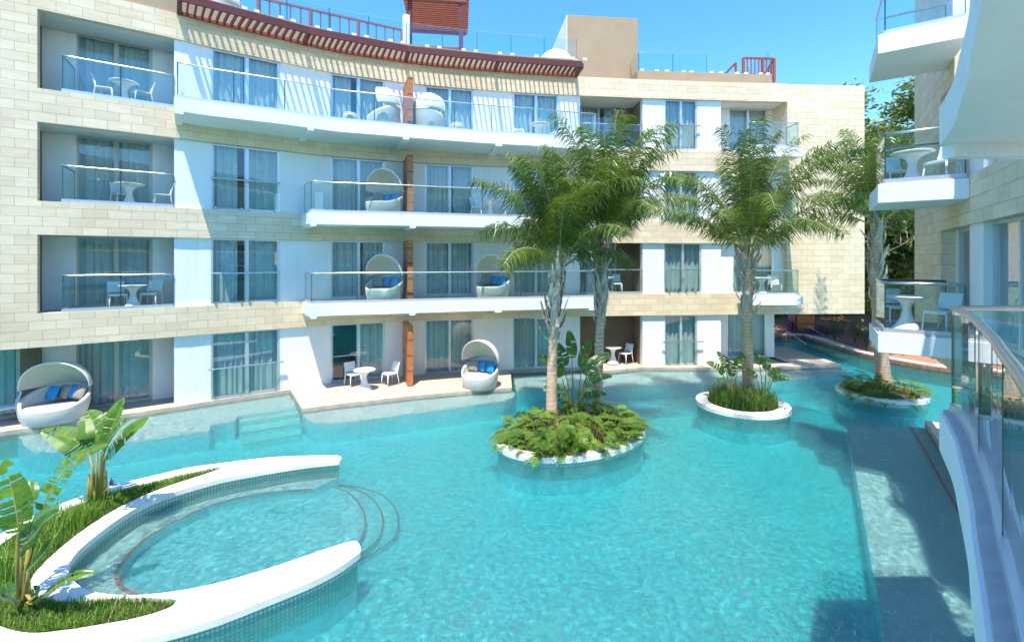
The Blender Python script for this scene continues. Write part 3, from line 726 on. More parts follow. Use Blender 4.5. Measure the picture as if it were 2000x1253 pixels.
m = MB(); m.prism([WO(1140,.021)]+[V2(Z(p,q,0)) for p, q in ((1148,727.5),(1176,723.5),(1255,716.5),(1360,717),(1440,717),(1512,716),(1643.5,711))]+[Vector((14.8,24.6)),Vector((11.6,24.8)),WO(1546,-5),WO(1540,.02)]+[WO(u,.02) for u in us(1535, 1140, 40)[:-1]], -1.6, 0); struct('pool_deck', m, M['deck'], bevel=.012)
m = MB(); m.prism([Vector((11.6,24.81)),Vector((14.9,24.61)),Vector((16.2,28.2)),Vector((11.6,28.2))], -1.6, -.45); struct('pool_step', m, M['poolstep'])
m = MB(); m.prism([Vector((11.6,28.21)),Vector((19.0,28.21)),Vector((19,31)),Vector((11.6,31))], -1.6, .01); struct('pool_deck', m, M['deck'])
for i in range(4):
    m = MB(); y = 28.19-.01*i; m.prism([Vector((16.21,y-1.1+.28*i)),Vector((18.5,y-.9+.28*i)),Vector((18.5,y)),Vector((16.21,y))], -1.4+.02*i, -1.15+.24*i); struct('pool_step', m, M['poolstep'])
# submerged ledges
def ledge(poly, z1):
    m = MB(); m.prism(poly, -1.6, z1-.041); struct('pool_ledge', m, M['poolfloor'])
    m = MB(); m.prism(poly, z1-.04, z1); struct('pool_ledge', m, M['poolstep'])
lf = [V2(Z(p,q,WZ-.09)) for p, q in ((42,858),(46,870),(62,880),(100,883),(200,871),(300,857),(345,850),(408,842),(412,829),(458,823),(464,812),(575,797))]
ledge(lf+[WO(u,.162) for u in us(566, 40, 30)], WZ-.09)
lf = [V2(Z(p,q,WZ-.07)) for p, q in ((594,812),(603,821),(618,826),(650,827),(720,819),(800,808),(900,795),(985,783),(1003,775),(1006,766))]
lb = [V2(Z(p,q,0)) for p, q in ((1001,756.5),(900,763.8),(806,772.3),(730,780.8),(660,788.3),(590,797.3))]
ledge(lf+[a+Vector((0,-.003)) for a in lb], WZ-.07)
m = MB(); lf = [V2(Z(p,q,WZ-.08)) for p, q in ((1008,764),(1060,761),(1200,755),(1300,750),(1400,747),(1520,742),(1600,737),(1668,727))]
lb = [WO(1000,.16)]+[WO(u,.16) for u in us(1010, 1135, 30)]+[V2(Z(p,q,0))+Vector((0,-.01)) for p, q in ((1148,728),(1255,717),(1440,717.5),(1512,716.5),(1643.5,711.5))]
ledge(lf+lb[::-1], WZ-.08)
for i in range(4):                                  # entry steps between the terraces
    a = [V2(Z(463+4*i,806+13*i,WZ-.1)), V2(Z(590,790+12*i,WZ-.1))]; b = [WO(470,.7), WO(566,.7)]
    m = MB(); m.prism([a[0],a[1],b[1],b[0]], -1.5, WZ-.10-.12*i); struct('pool_step', m, M['poolstep'])
    m = MB(); v = (a[1]-a[0]).normalized(); nn = Vector((-v.y, v.x))*.05; m.prism([a[0]+nn,a[1]+nn,a[1]+nn*1.9,a[0]+nn*1.9], WZ-.10-.12*i, WZ-.096-.12*i); struct('step_edge_line', m, M['red'])
# shelf and deck under the wing
SB = lambda k, d: G(k, d)
m = MB(); q = [G(-12,1.76),G(4.55,1.76),G(5.2,.25),G(-12,.25)]; m.prism(q, -1.6, WZ-.16); struct('pool_shelf', m, M['shelftile'])
m = MB(); q = [G(-12,.24),G(5.25,.24),G(5.3,-.1),G(-12,-.1)]; m.prism(q, -1.6, WZ-.09); struct('pool_step', m, M['poolstep'])
m = MB(); q = [G(-12,.225),G(5.2,.225),G(5.2,.17),G(-12,.17)]; m.prism(q, WZ-.0899, WZ-.084); struct('step_edge_line', m, M['red'])
m = MB(); q = [G(-12,-.11),G(5.25,-.11),G(5.3,-.9),G(2.2,-1.2),G(2,-8),G(-12,-8)]; m.prism(q, -1.6, .03); struct('pool_deck', m, M['deck'], bevel=.01)

# ---- planters
def wall_uv(m, path, z0, z1, closed=True, flip=False):
    s = 0; P = path+([path[0]] if closed else [])
    for a, b in zip(P, P[1:]):
        L = (b-a).length; q = [(a.x,a.y,z0),(b.x,b.y,z0),(b.x,b.y,z1),(a.x,a.y,z1)]; u = [(s,z0),(s+L,z0),(s+L,z1),(s,z1)]
        if flip: q = q[::-1]; u = u[::-1]
        m.quad(*q, uv=u); s += L
def ring(m, outer, inner, z0, z1):
    n = len(outer)
    for i in range(n):
        j = (i+1)%n; a, b, c, d = outer[i], outer[j], inner[j], inner[i]
        m.quad((a.x,a.y,z1),(b.x,b.y,z1),(c.x,c.y,z1),(d.x,d.y,z1)); m.quad((a.x,a.y,z0),(b.x,b.y,z0),(b.x,b.y,z1),(a.x,a.y,z1))
        m.quad((d.x,d.y,z0),(d.x,d.y,z1),(c.x,c.y,z1),(c.x,c.y,z0)); m.quad((d.x,d.y,z0),(c.x,c.y,z0),(b.x,b.y,z0),(a.x,a.y,z0))
def ellipse(c, a, b, rot, n=56):
    ca, sa = math.cos(rot), math.sin(rot)
    return [Vector((c[0]+a*math.cos(2*math.pi*i/n)*ca-b*math.sin(2*math.pi*i/n)*sa, c[1]+a*math.cos(2*math.pi*i/n)*sa+b*math.sin(2*math.pi*i/n)*ca)) for i in range(n)]
def round_planter(c, a, b, rot, wid, label, name='island_planter'):
    root = empty(name, (c[0],c[1],-1.55), 0, label, 'planter', 'round planters standing in the pool')
    o = ellipse(c, a, b, rot); o2 = ellipse(c, a-.05, b-.05, rot); i_ = ellipse(c, a-wid, b-wid, rot)
    m = MB(); ring(m, o, i_, 0, .12); m.build('coping', M['coping'], root, bevel=.018)
    m = MB(); wall_uv(m, o2, -.42, -.001); m.build('mosaic_wall', M['mosaic'], root, True); m = MB(); wall_uv(m, ellipse(c, a-.06, b-.06, rot), -1.55, -.38); m.build('footing', M['poolfloor'], root, True)
    m = MB(); m.prism(i_, -.1, .06); m.build('soil', M['soil'], root)
    return root
P1, P2, P3 = (1.62,12.15), (7.42,14.7), (12.9,15.95)
round_planter(P1, 2.15, 1.42, R(26), .3, 'oval white-rimmed pool planter carrying two palms and lobed foliage')
round_planter(P2, 1.40, 1.30, 0, .36, 'round white-rimmed pool planter with one palm and long dark grass')
round_planter(P3, 1.32, 1.2, R(-8), .25, 'small round pool planter with one palm below the jutting right-hand balcony')
# crescent seat wall with planting bed
zc_ = .1
PX = lambda L, z: [V2(Z(p,q,z)) for p, q in L]
inner_px = [(662,899),(610,904),(560,911),(500,921),(440,932),(390,945),(340,960),(290,979),(240,1007),(190,1043),(150,1078),(134,1106),(140,1128),(165,1148),(205,1158),(260,1161),(330,1155),(400,1143),(470,1125),(540,1104),(610,1080),(660,1063),(690,1055)]
outer_px = [(662,889),(600,889),(520,893),(437,903),(370,912),(300,928),(230,945),(160,968),(90,995),(20,1030),(-40,1075),(-85,1135),(-80,1205),(-20,1262),(60,1283),(150,1278),(250,1253),(340,1232),(430,1205),(520,1170),(600,1138),(660,1108),(703,1078)]
bedo_px = [(437,912),(370,924),(300,940),(230,958),(160,982),(95,1010),(30,1043),(-25,1085),(-62,1138),(-55,1192),(0,1222),(60,1235),(130,1229),(200,1218),(270,1205),(330,1186),(347,1170)]
bedi_px = [(437,912),(395,927),(330,948),(270,972),(215,1000),(160,1036),(110,1076),(70,1115),(60,1140),(75,1160),(110,1172),(170,1172),(230,1168),(290,1166),(347,1170)]
inn = smooth(PX(inner_px, zc_), 4); outr = smooth(PX(outer_px, zc_), 4); bo = smooth(PX(bedo_px, zc_), 4); bi = smooth(PX(bedi_px, zc_), 4)
tipA = [V2(Z(p,q,zc_)) for p, q in ((667,893),(666,897))]; tipB = [V2(Z(p,q,zc_)) for p, q in ((697,1056),(703,1063),(705,1071))]
CP = empty('crescent_planter', (inn[40].x, inn[40].y, -1.55), 0, 'curved white seat wall around a planted crescent bed at the lower left of the pool', 'planter')
def fillpoly(name, loops, z0, z1, mt, parent, bevel=0):
    """flat solid with an optional hole, filled by triangulation"""
    from mathutils.geometry import tessellate_polygon
    flat = [p for l in loops for p in l]; tri = tessellate_polygon([[Vector((p.x,p.y,0)) for p in l] for l in loops]); m = MB(); k = len(flat)
    fs = []
    for t in tri:
        a, b, c = (flat[i] for i in t)
        if (b-a).x*(c-a).y-(b-a).y*(c-a).x < 0: t = (t[0], t[2], t[1])
        fs += [(t[0]+k, t[1]+k, t[2]+k), (t[2], t[1], t[0])]
    i0 = 0
    for l in loops:
        n = len(l)
        for i in range(n): fs.append((i0+i, i0+(i+1)%n, k+i0+(i+1)%n, k+i0+i))
        i0 += n
    m.mesh([(p.x,p.y,z0) for p in flat]+[(p.x,p.y,z1) for p in flat], fs); 
    if parent is None: return struct(name, m, mt)
    return m.build(name, mt, parent, bevel=bevel)
full = outr+tipB[::-1]+inn[::-1]+tipA[::-1]
bed = bo+bi[::-1][1:-1]
cp_ = fillpoly('coping', [full, bed], -.0, zc_, M['coping'], CP, .018)
M['joint'] = mat('coping_joint', (.34,.30,.25), .9)[0]
for (a, b) in (((567,1101),(585,1133)),((409,1153),(397,1209)),((233,1160),(190,1268)),((152,1078),(118,1068)),((290,979),(272,966)),((500,921),(487,906)),((590,906),(588,890)),((645,1069),(662,1101))):
    a, b = Z(*a,zc_), Z(*b,zc_); m = MB(); m.bar((a.x,a.y,zc_+.0005), (b.x,b.y,zc_+.0005), .008, .003); m.build('joint', M['joint'], cp_)
def inset(loop, d):
    n = len(loop); out = []
    ar = sum(loop[i].x*loop[(i+1)%n].y-loop[(i+1)%n].x*loop[i].y for i in range(n))
    for i, p in enumerate(loop):
        t = (loop[(i+1)%n]-loop[i-1]).normalized(); nn = Vector((-t.y, t.x))*(1 if ar > 0 else -1); out.append(p+nn*d)
    return out
m = MB(); wall_uv(m, inset(full, .05), -.48, -.001); m.build('mosaic_wall', M['mosaic'], CP); m = MB(); wall_uv(m, inset(full, .06), -1.55, -.44); m.build('footing', M['poolfloor'], CP)
fillpoly('soil', [bed], -.2, .045, M['soil'], CP)
# bench and floor inside the crescent
red_px = [(610,955),(560,958),(500,965),(440,978),(390,995),(340,1018),(290,1048),(255,1078),(232,1110),(228,1130),(240,1148),(262,1160),(300,1172)]
zb = WZ-.16
rl = smooth(PX(red_px, zb), 4)
inn_b = inn[:]
bench = rl+[p for p in inn[::-1][28:]]
fillpoly('pool_ledge', [bench], -.88, zb, M['poolstep'], None)
m = MB(); ro = offs(rl, .03); ri = offs(rl, -.03)
for a, b, c, d in zip(ro, ro[1:], ri[1:], ri): m.prism([a,b,c,d], zb, zb+.004)
struct('step_edge_line', m, M['red'])
for j, (ex, dz) in enumerate(((0,.36),(34,.46),(64,.55))):      # rounded steps out of the crescent
    arcp = smooth(PX([(600+ex*.3,946),(640+ex*.6,948),(680+ex*.9,962),(706+ex,990),(714+ex,1020),(706+ex,1050),(690+ex*.7,1075),(660+ex*.5,1100)], WZ-dz), 5)
    poly = arcp+[p for p in inn[::-1]]
    fillpoly('pool_step', [poly], -.90, WZ-dz, M['poolfloor'], None)
    m = MB(); ro = offs(arcp, .02); ri = offs(arcp, -.02)
    for a, b, c, d in zip(ro, ro[1:], ri[1:], ri): m.prism([a,b,c,d], WZ-dz, WZ-dz+.004)
    struct('step_edge_line', m, M['red'])

# ------------------------------------------------------------------ furniture
def make_table():
    root = empty('pedestal_table', (0,0,0))
    m = MB(); m.lathe([(.02,.69),(.34,.705),(.385,.72),(.385,.735),(.37,.745),(.0,.745)], n=36); m.build('table_top', M['plastic'], root, True)
    m = MB(); m.lathe([(.265,0),(.265,.02),(.235,.05),(.17,.14),(.115,.26),(.08,.40),(.08,.47),(.10,.55),(.15,.62),(.24,.675),(.33,.70),(.1,.70)], n=32); m.build('pedestal', M['plastic'], root, True)
    return root
def make_chair():
    root = empty('patio_chair', (0,0,0))
    m = MB(); m.box((0,0,.445),(.44,.44,.035)); m.box((0,-.205,.425),(.44,.03,.05)); m.build('seat', M['plastic'], root, bevel=.012)
    m = MB(); pr = [(.195,.50),(.21,.58),(.235,.68),(.265,.78),(.285,.84)]
    for (y0,z0),(y1,z1) in zip(pr, pr[1:]):
        for d in (0, .022):
            q = [(-.215,y0+d,z0),(.215,y0+d,z0),(.205,y1+d,z1),(-.205,y1+d,z1)]; m.quad(*(q if d == 0 else q[::-1]))
    for sx in (-1, 1):
        for (y0,z0),(y1,z1) in zip(pr, pr[1:]): m.quad((sx*.212,y0,z0),(sx*.212,y0+.022,z0),(sx*.208,y1+.022,z1),(sx*.208,y1,z1))
    m.quad((-.205,.285,.84),(.205,.285,.84),(.205,.307,.84),(-.205,.307,.84)); m.build('backrest', M['plastic'], root)
    for sx in (-1, 1):
        m = MB(); m.tube([(sx*.20,-.20,.43),(sx*.215,-.225,.2),(sx*.225,-.235,0)], [.02,.018,.015], 8); m.build('leg', M['plastic'], root, True)
        m = MB(); m.tube([(sx*.20,.20,.60),(sx*.20,.19,.44),(sx*.215,.225,.2),(sx*.225,.26,0)], [.016,.02,.018,.015], 8); m.build('leg', M['plastic'], root, True)
    return root
def make_daybed():
    root = empty('canopy_daybed', (0,0,0)); n = 48
    def rim(a):                                    # a = 0 front, pi back
        t = (1-math.cos(a))/2; return .47+.50*max(0, (t-.10)/.9)**1.1
    m = MB(); i0 = 0; L = 9
    for side, off in ((0, 0), (1, -.07)):
        for j in range(L):
            f = j/(L-1)
            for k in range(n):
                a = 2*math.pi*k/n; zt = rim(a)-(.02 if side else 0); z = (f*zt) if not side else .2+f*(zt-.2)
                r = .60+.14*(z/.9)+off+.03*math.sin(math.pi*f)
                m.v.append((r*math.sin(a), -r*math.cos(a)*.96, z))
    U = []
    for side in (0, 1):
        b = side*L*n
        for j in range(L-1):
            for k in range(n):
                q = (b+j*n+k, b+j*n+(k+1)%n, b+(j+1)*n+(k+1)%n, b+(j+1)*n+k); m.f.append(q if side == 0 else q[::-1])
                u0, u1 = k/n*4.2, (k+1)/n*4.2; uv = [(u0,j*.1),(u1,j*.1),(u1,(j+1)*.1),(u0,(j+1)*.1)]; m.uv[len(m.f)-1] = uv if side == 0 else uv[::-1]
    for k in range(n):                              # rim
        a, b = (L-1)*n+k, (L-1)*n+(k+1)%n; c, d = L*n+(L-1)*n+(k+1)%n, L*n+(L-1)*n+k; m.f.append((a,b,c,d)); m.uv[len(m.f)-1] = [(0,0)]*4
    m.build('wicker_tub', M['wicker'], root, True)
    m = MB(); m.lathe([(.0,.2),(.60,.2),(.625,.36),(.615,.43),(.58,.455),(.0,.46)], n=36); m.build('seat_pad', M['pad'], root, True)
    # folding canopy: ribs of cloth from the rear rim over the top
    m = MB(); zh, Rr = .93, .72; PH = 9; TH = 26
    for i in range(PH+1):
        ph = R(-4)+R(108)*i/PH
        for j in range(TH+1):
            th = math.pi*j/TH; sag = .985 if False else 1.0
            r = Rr*max(0,math.sin(th))**.92*(1-.018*math.sin(math.pi*((i*2)%3)/3)); m.v.append((Rr*math.cos(th)*1.02, r*math.cos(ph), zh+r*math.sin(ph)*1.13))
    for i in range(PH):
        for j in range(TH): m.f.append((i*(TH+1)+j, i*(TH+1)+j+1, (i+1)*(TH+1)+j+1, (i+1)*(TH+1)+j))
    cn = m.build('canopy', M['canvas'], root, True); s_ = cn.modifiers.new('thick', 'SOLIDIFY'); s_.thickness = .02
    m = MB()
    ph = R(104); pts = []
    for j in range(TH+1):
        th = math.pi*j/TH; r = (Rr+.005)*max(0,math.sin(th))**.92; pts.append((Rr*math.cos(th)*1.02, r*math.cos(ph), zh+r*math.sin(ph)*1.13))
    m.tube(pts, .018, 8); m.build('hoop', M['plastic'], root, True)
    return root
def make_cushion(mt):
    m = MB(); n = 10
    for s in (1, -1):
        i0 = len(m.v)
        for i in range(n+1):
            for j in range(n+1):
                x, y = -1+2*i/n, -1+2*j/n; k = (1-x*x)*(1-y*y); pinch = 1-.10*(abs(x*y))**2
                m.v.append((x*.22*(1-.06*(1-y*y))*pinch+0, s*.085*k**.45, y*.22*(1-.06*(1-x*x))*pinch))
        for i in range(n):
            for j in range(n):
                q = (i0+i*(n+1)+j, i0+(i+1)*(n+1)+j, i0+(i+1)*(n+1)+j+1, i0+i*(n+1)+j+1); m.f.append(q if s > 0 else q[::-1])
    return m.build('cushion', mt, None, True)
used = {}
def place(key, maker, loc, rz, label, cat, group=None, sc=None):
    if key not in used: o = used[key] = maker()
    else: o = copy_tree(used[key])
    o.location = loc; o.rotation_euler = (0,0,rz) if not isinstance(rz, tuple) else rz; o.scale = sc or (1,1,1)
    for k in ('label','category','group'):
        if k in o.keys(): del o[k]
    return tag(o, label, cat, group)
def face(u, extra=0):                               # rotation so that local -Y looks away from the wall
    n = nrm(u); return math.atan2(n.y, n.x)+math.pi/2+extra
FL = lambda n: n*H-.03 if n else 0.0
def at(px, d, n): p = WP(px, d); return (p.x, p.y, FL(n))
TG, CG, DG = 'white pedestal tables of the balconies', 'white patio chairs of the balconies', 'canopy daybeds of the hotel'
def table(loc, lab): place('t', make_table, loc, random.random(), lab, 'table', TG)
def chair(loc, rz, lab): place('c', make_chair, loc, rz, lab, 'chair', CG)
rec = {3: ('top floor left recess balcony', 'third-storey'), 2: ('second highest left recess balcony',), 1: ('left recess balcony one floor above the pool terrace',)}
table(at(243,-.45,3), 'white pedestal table in the top-floor left recess balcony')
chair(at(207,-.5,3), face(207, R(80)), 'white chair left of the table in the top-floor left recess balcony')
chair(at(277,-.35,3), face(277, R(-70)), 'white chair right of the table in the top-floor left recess balcony')
table(at(253,-.45,2), 'white pedestal table in the left recess balcony one floor below the top')
chair(at(238,-.9,2), face(238, R(30)), 'white chair behind the table, left recess balcony one floor below the top')
chair(at(317,-.4,2), face(317, R(-80)), 'white side-on chair in the left recess balcony one floor below the top')
table(at(260,-.45,1), 'white pedestal table in the left recess balcony above the big daybed')
chair(at(229,-.7,1), face(229, R(15)), 'white chair left of the table in the left recess balcony above the big daybed')
chair(at(296,-.7,1), face(296, R(-20)), 'white chair right of the table in the left recess balcony above the big daybed')
chair(at(12,-.75,0), face(12, R(-75)), 'white chair on the ground terrace cut by the left picture edge')
# ground terrace
t0 = Z(712,761,0); table(t0, 'white pedestal table on the ground terrace between two chairs left of the timber partition')
chair(Z(684,757,0)+Vector((0,.3,0)), face(690, R(25)), 'white chair behind and left of the ground terrace table')
chair(Z(752,755,0)+Vector((.12,.25,0)), face(750, R(-65)), 'white chair between the ground terrace table and the timber partition')
# brown recess
table(at(1197,-.55,0), 'white pedestal table in the brown ground-floor recess behind the twin palms')
chair(at(1176,-.8,0), face(1183, R(30)), 'white chair left of the table in the brown ground-floor recess')
chair(at(1222,-.6,0), face(1218, R(-60)), 'white chair right of the table in the brown ground-floor recess')
table(at(1183,-.6,1), 'white pedestal table in the brown recess one floor up, behind a palm trunk')
chair(at(1160,-.7,1), face(1158, R(20)), 'white chair left of the palm trunk in the brown recess one floor up')
chair(at(1204,-.7,1), face(1204, R(-10)), 'white chair right of the palm trunk in the brown recess one floor up')
# long balconies
table(at(1053,.75,3), 'white pedestal table on the top long balcony near the first palm')
chair(at(1014,.7,3), face(1018, R(70)), 'white low-seen chair left of the table on the top long balcony')
chair(at(1088,.6,3), face(1085, R(-70)), 'white chair right of the table on the top long balcony by the palm fronds')
table(at(957,.8,2), 'white pedestal table on the middle long balcony')
chair(at(934,.75,2), face(938, R(60)), 'white chair left of the table on the middle long balcony')
chair(at(992,.75,2), face(990, R(-75)), 'white chair right of the table on the middle long balcony')
# right small balcony
table(at(1488,.5,1), 'white pedestal table on the small right balcony half behind the third palm trunk')
chair(at(1513,.45,1), face(1512, R(-15)), 'white chair on the small right balcony right of its table')
# near wing balconies
for n, w_ in ((1, 'nearest shaded wing balcony at pool-terrace height plus one'), (2, 'upper wing balcony seen from below')):
    z = FL(n); q = G(1.0,.82) if n == 1 else G(.85,.75)
    nm = 'lower' if n == 1 else 'upper'
    table((q.x,q.y,z), 'bluish shaded pedestal table on the %s right-hand wing balcony' % nm)
    a = G(1.6,.95); chair((a.x,a.y,z), R(-15), 'bluish shaded chair behind the table on the %s right-hand wing balcony' % nm)
    a = G(.72,.28); chair((a.x,a.y,z), R(-75), 'bluish shaded chair beside the window on the %s right-hand wing balcony' % nm)
# daybeds
def daybed(loc, rz, lab, sc=None): return place('d', make_daybed, loc, rz, lab, 'daybed', DG, sc)
def cush(loc, rz, kind, lab, tilt=-.35, sc=None):
    place('cu'+kind, lambda: make_cushion(M['blue' if kind == 'b' else 'grey']), loc, (tilt, 0, rz), lab, 'cushion', ('blue' if kind == 'b' else 'taupe')+' daybed cushions', sc)
def loc_in(base, rz, x, y, z):
    ca, sa = math.cos(rz), math.sin(rz); return (base[0]+x*ca-y*sa, base[1]+x*sa+y*ca, base[2]+z)
dA = at(107,-.28,0); ra = face(107, R(-14))
daybed(dA, ra, 'big white wicker canopy daybed with four cushions on the left ground terrace', (1.12,1.02,1.0))
for i, (x, y, kd, lb) in enumerate(((-.20,.30,'b','blue cushion leaning second from the left in the big left daybed'),(.06,.36,'g','taupe cushion between the two blue ones in the big left daybed'),(.30,.30,'b','right-hand blue cushion in the big left daybed'),(.50,.16,'g','taupe cushion at the right end of the big left daybed'))):
    if i == 0: lb = 'leftmost blue cushion in the big left daybed'
    cush(loc_in(dA, ra, x, y, .74), ra+R(-35), kd, lb, -.4)
spots = [(937, 2.28, 0, R(-34), 'ground terrace daybed', 'white wicker canopy daybed on the ground terrace right of the timber partition'),
         (750, 1.0, 1, R(-34), 'lower long balcony daybed by the partition', 'white wicker canopy daybed on the lower long balcony beside the timber partition'),
         (962, .95, 1, R(-34), 'lower long balcony daybed right of the partition', 'white wicker canopy daybed on the lower long balcony nearest the palms'),
         (750, 1.05, 2, R(-34), 'middle long balcony daybed', 'white wicker canopy daybed on the middle long balcony beside the timber partition')]
for px, d, n, ex, nm, lb in spots:
    b_ = at(px, d, n); r_ = face(px, ex); daybed(b_, r_, lb)
    for x, y, kd, pos in ((-.40,.26,'g','leftmost taupe'),(-.09,.34,'b','left blue'),(.14,.40,'g','right-hand taupe'),(.33,.24,'b','right blue')):
        cush(loc_in(b_, r_, x, y, .68), r_+R(-25 if kd == 'b' else 5), kd, pos+' cushion in the '+nm, -.3)
d3 = at(748, 1.0, 3); daybed(d3, face(748, R(-112)), 'cream canopy daybed turned sideways on the top long balcony, left of the timber partition', (.9,.9,.92))
d4 = at(838, 1.0, 3); daybed(d4, face(838, R(150)), 'white canopy daybed seen from behind on the top long balcony, right of the timber partition', (.9,.9,.92))
for px, lb in ((684, 'low round white stool on the top long balcony left of the daybed'), (893, 'low round white stool on the top long balcony right of the daybed')):
    l = at(px, 1.25, 3); root = empty('round_stool', l, 0, lb, 'stool', 'low round stools on the top balcony')
    m = MB(); m.lathe([(.2,0),(.24,.06),(.27,.3),(.24,.37),(0,.38)], (l[0],l[1],l[2])); m.build('body', M['wicker'], root, True)
    m = MB(); m.lathe([(.245,.381),(.25,.40),(.23,.42),(0,.42)], (l[0],l[1],l[2])); m.build('top', M['plastic'], root, True)
own = (5.2, 3.1, 3.17); daybed(own, R(200), 'white wicker canopy daybed on the nearest balcony behind the steel handrail', (1.1,1.1,1))
q = WP(1085,-1.9); daybed((q.x,q.y,12.9), face(1085, R(160)), 'white canopy daybed on the roof in front of the tan stair tower', (1.15,1.15,1))
q = WP(415,-1.4); daybed((q.x,q.y,12.95), face(415, R(170)), 'white canopy daybed on the roof at the left end of the red timber railing', (1.3,1.3,1))
# pool handrails
for px, lb in ((1580, 'steel pool handrail standing in the far channel steps'), (1537, 'steel pool handrail at the corner of the white wall in the far channel')):
    b_ = Z(px, 652 if px == 1580 else 662, 0); root = empty('pool_handrail', b_, 0, lb, 'handrail', 'steel pool handrails')
    m = MB(); m.tube([b_+Vector((0,.1,.02)), b_+Vector((0,.1,.38)), b_+Vector((.03,.0,.45)), b_+Vector((.45,-1.0,-.05)), b_+Vector((.45,-1.02,-.6))], .03, 8); m.build('rail', M['steel'], root, True)
b_ = Z(1572, 650, 0)
root = empty('timber_gate', b_, 0, 'orange timber gate panel under the far end of the stone facade', 'gate')
m = MB(); m.box((b_.x+.05,b_.y,1.15),(1.15,.10,2.3)); m.build('panel', M['timber'], root, bevel=.01)
for q in ((b_.x-.62,b_.y+.3,.08,.8),(b_.x+.66,b_.y,.06,.14)):
    m = MB(); m.box((q[0],q[1],1.15),(q[2],q[3],2.3)); m.build('post', M['darkred'], root)

# ------------------------------------------------------------------ plants
rnd = random.Random(11)
def palm(base, top, r0, label, nfr=26, L=2.3, group=None, seed=1, lean=(0,0), skirt=True):
    """feathery pinnate palm: ringed trunk, shaggy leaf bases, arching fronds"""
    g = random.Random(seed); base, top = Vector(base), Vector(top)
    root = empty('palm_tree', base, 0, label, 'palm', group)
    n = 70; m = MB(); pts = []; rs = []
    bend = Vector((g.uniform(-.12,.12), g.uniform(-.1,.1), 0))
    for i in range(n+1):
        t = i/n; p = base.lerp(top, t)+bend*math.sin(math.pi*t); pts.append(p)
        rs.append(r0*(1.18-.30*min(1, t*2.2))*(1+.025*(1 if i % 3 == 0 else 0))*(1+.35*max(0, .06-t)/.06))
    m.tube(pts, rs, 14); m.build('trunk', M['bark'], root, True)
    m = MB()                                        # old leaf bases on the upper trunk
    for i in range(36):
        t = .48+.52*i/36; p = pts[min(n, int(t*n))]; a = i*2.4+g.random(); d = Vector((math.cos(a), math.sin(a), 0)); rr = r0*1.0
        h = g.uniform(.45,.9); wdt = g.uniform(.07,.13); s = Vector((-d.y, d.x, 0)); o = g.uniform(.02,.12) if g.random() < .8 else .28
        q = [p+d*rr*.55-s*wdt, p+d*rr*.55+s*wdt, p+d*(rr+.05+o*.4)+s*wdt*.7+Vector((0,0,h*.55)), p+d*(rr+.05+o*.4)-s*wdt*.7+Vector((0,0,h*.55))]
        e = [p+d*(rr+o)+s*.02+Vector((0,0,h)), p+d*(rr+o)-s*.02+Vector((0,0,h))]
        m.quad(*q); m.quad(q[3], q[2], e[0], e[1])
    lb = m.build('leaf_bases', M['boot'], root); s_ = lb.modifiers.new('thick', 'SOLIDIFY'); s_.thickness = .02
    for k in range(nfr):
        f = k/nfr; a = k*2.399+g.uniform(-.25,.25); el_ = R(88-50*f**1.05+g.uniform(-8,8)); ln = L*(.78+.34*math.sin(math.pi*min(1,f*.9+.12)))*g.uniform(.9,1.1)
        h = Vector((math.cos(a), math.sin(a), 0)); d = h*math.cos(el_)+Vector((0,0,math.sin(el_))); p = top+h*r0*.5+Vector((0,0,.05-.35*f)); ns = 18
        P = [p.copy()]; droop = g.uniform(.07,.11)
        for i in range(ns):
            d = (d+Vector((0,0,-droop*(.25+1.5*i/ns)))+Vector((g.uniform(-.02,.02),g.uniform(-.02,.02),0))).normalized(); p = p+d*(ln/ns); P.append(p.copy())
        mr = MB(); mr.tube(P, [.034*(1-.85*i/ns) for i in range(ns+1)], 5)
        fo = mr.build('frond', M['rachis'], root, True)
        m = MB(); nl = 80
        for i in range(nl):
            t = .16+.84*i/nl; x = t*ns; j = min(ns-1, int(x)); q = P[j].lerp(P[j+1], x-j); td = (P[j+1]-P[j]).normalized()
            sd = td.cross(Vector((0,0,1))); sd = sd.normalized() if sd.length > .05 else Vector((-h.y,h.x,0)); up = sd.cross(td).normalized()
            ll = (.22+.50*math.sin(math.pi*(.12+.83*t))**.8)*g.uniform(.8,1.12)
            for s in (-1, 1):
                tw = g.uniform(-.75,.55); v = (sd*s*math.cos(tw)+up*math.sin(tw)*.9+td*g.uniform(.35,.75)).normalized()
                w_ = .0155*g.uniform(.8,1.25); wv = td*w_; a0 = q; a1 = q+v*ll*.5+Vector((0,0,-.05*ll)); v2 = (v+Vector((0,0,-g.uniform(.7,1.7)))).normalized(); a2 = a1+v2*ll*.55
                m.quad(a0-wv*.6, a0+wv*.6, a1+wv, a1-wv); m.quad(a1-wv, a1+wv, a2+wv*.15, a2-wv*.15)
        m.build('leaflets', M['frond'], fo)
    return root
PGp = 'feathery palms in the pool planters'
palm(Z(1077,832,.1), D(1092,505,12.7), .145, 'tall palm in front of the oval planter, leftmost of the palms', 23, 2.95, PGp, 3)
palm(Z(1165,806,.1), D(1184,455,13.55), .14, 'tall palm at the rear of the oval planter, tallest of its pair', 26, 3.45, PGp, 7)
palm(Z(1461,770,.1), D(1462,482,14.6), .165, 'palm with pale peeling trunk on the round grass-filled planter', 25, 3.7, PGp, 12)
palm(Z(1727,752,.1), D(1712,425,16.4), .20, 'palm on the small planter below the right-hand wing balcony', 23, 3.4, PGp, 21)

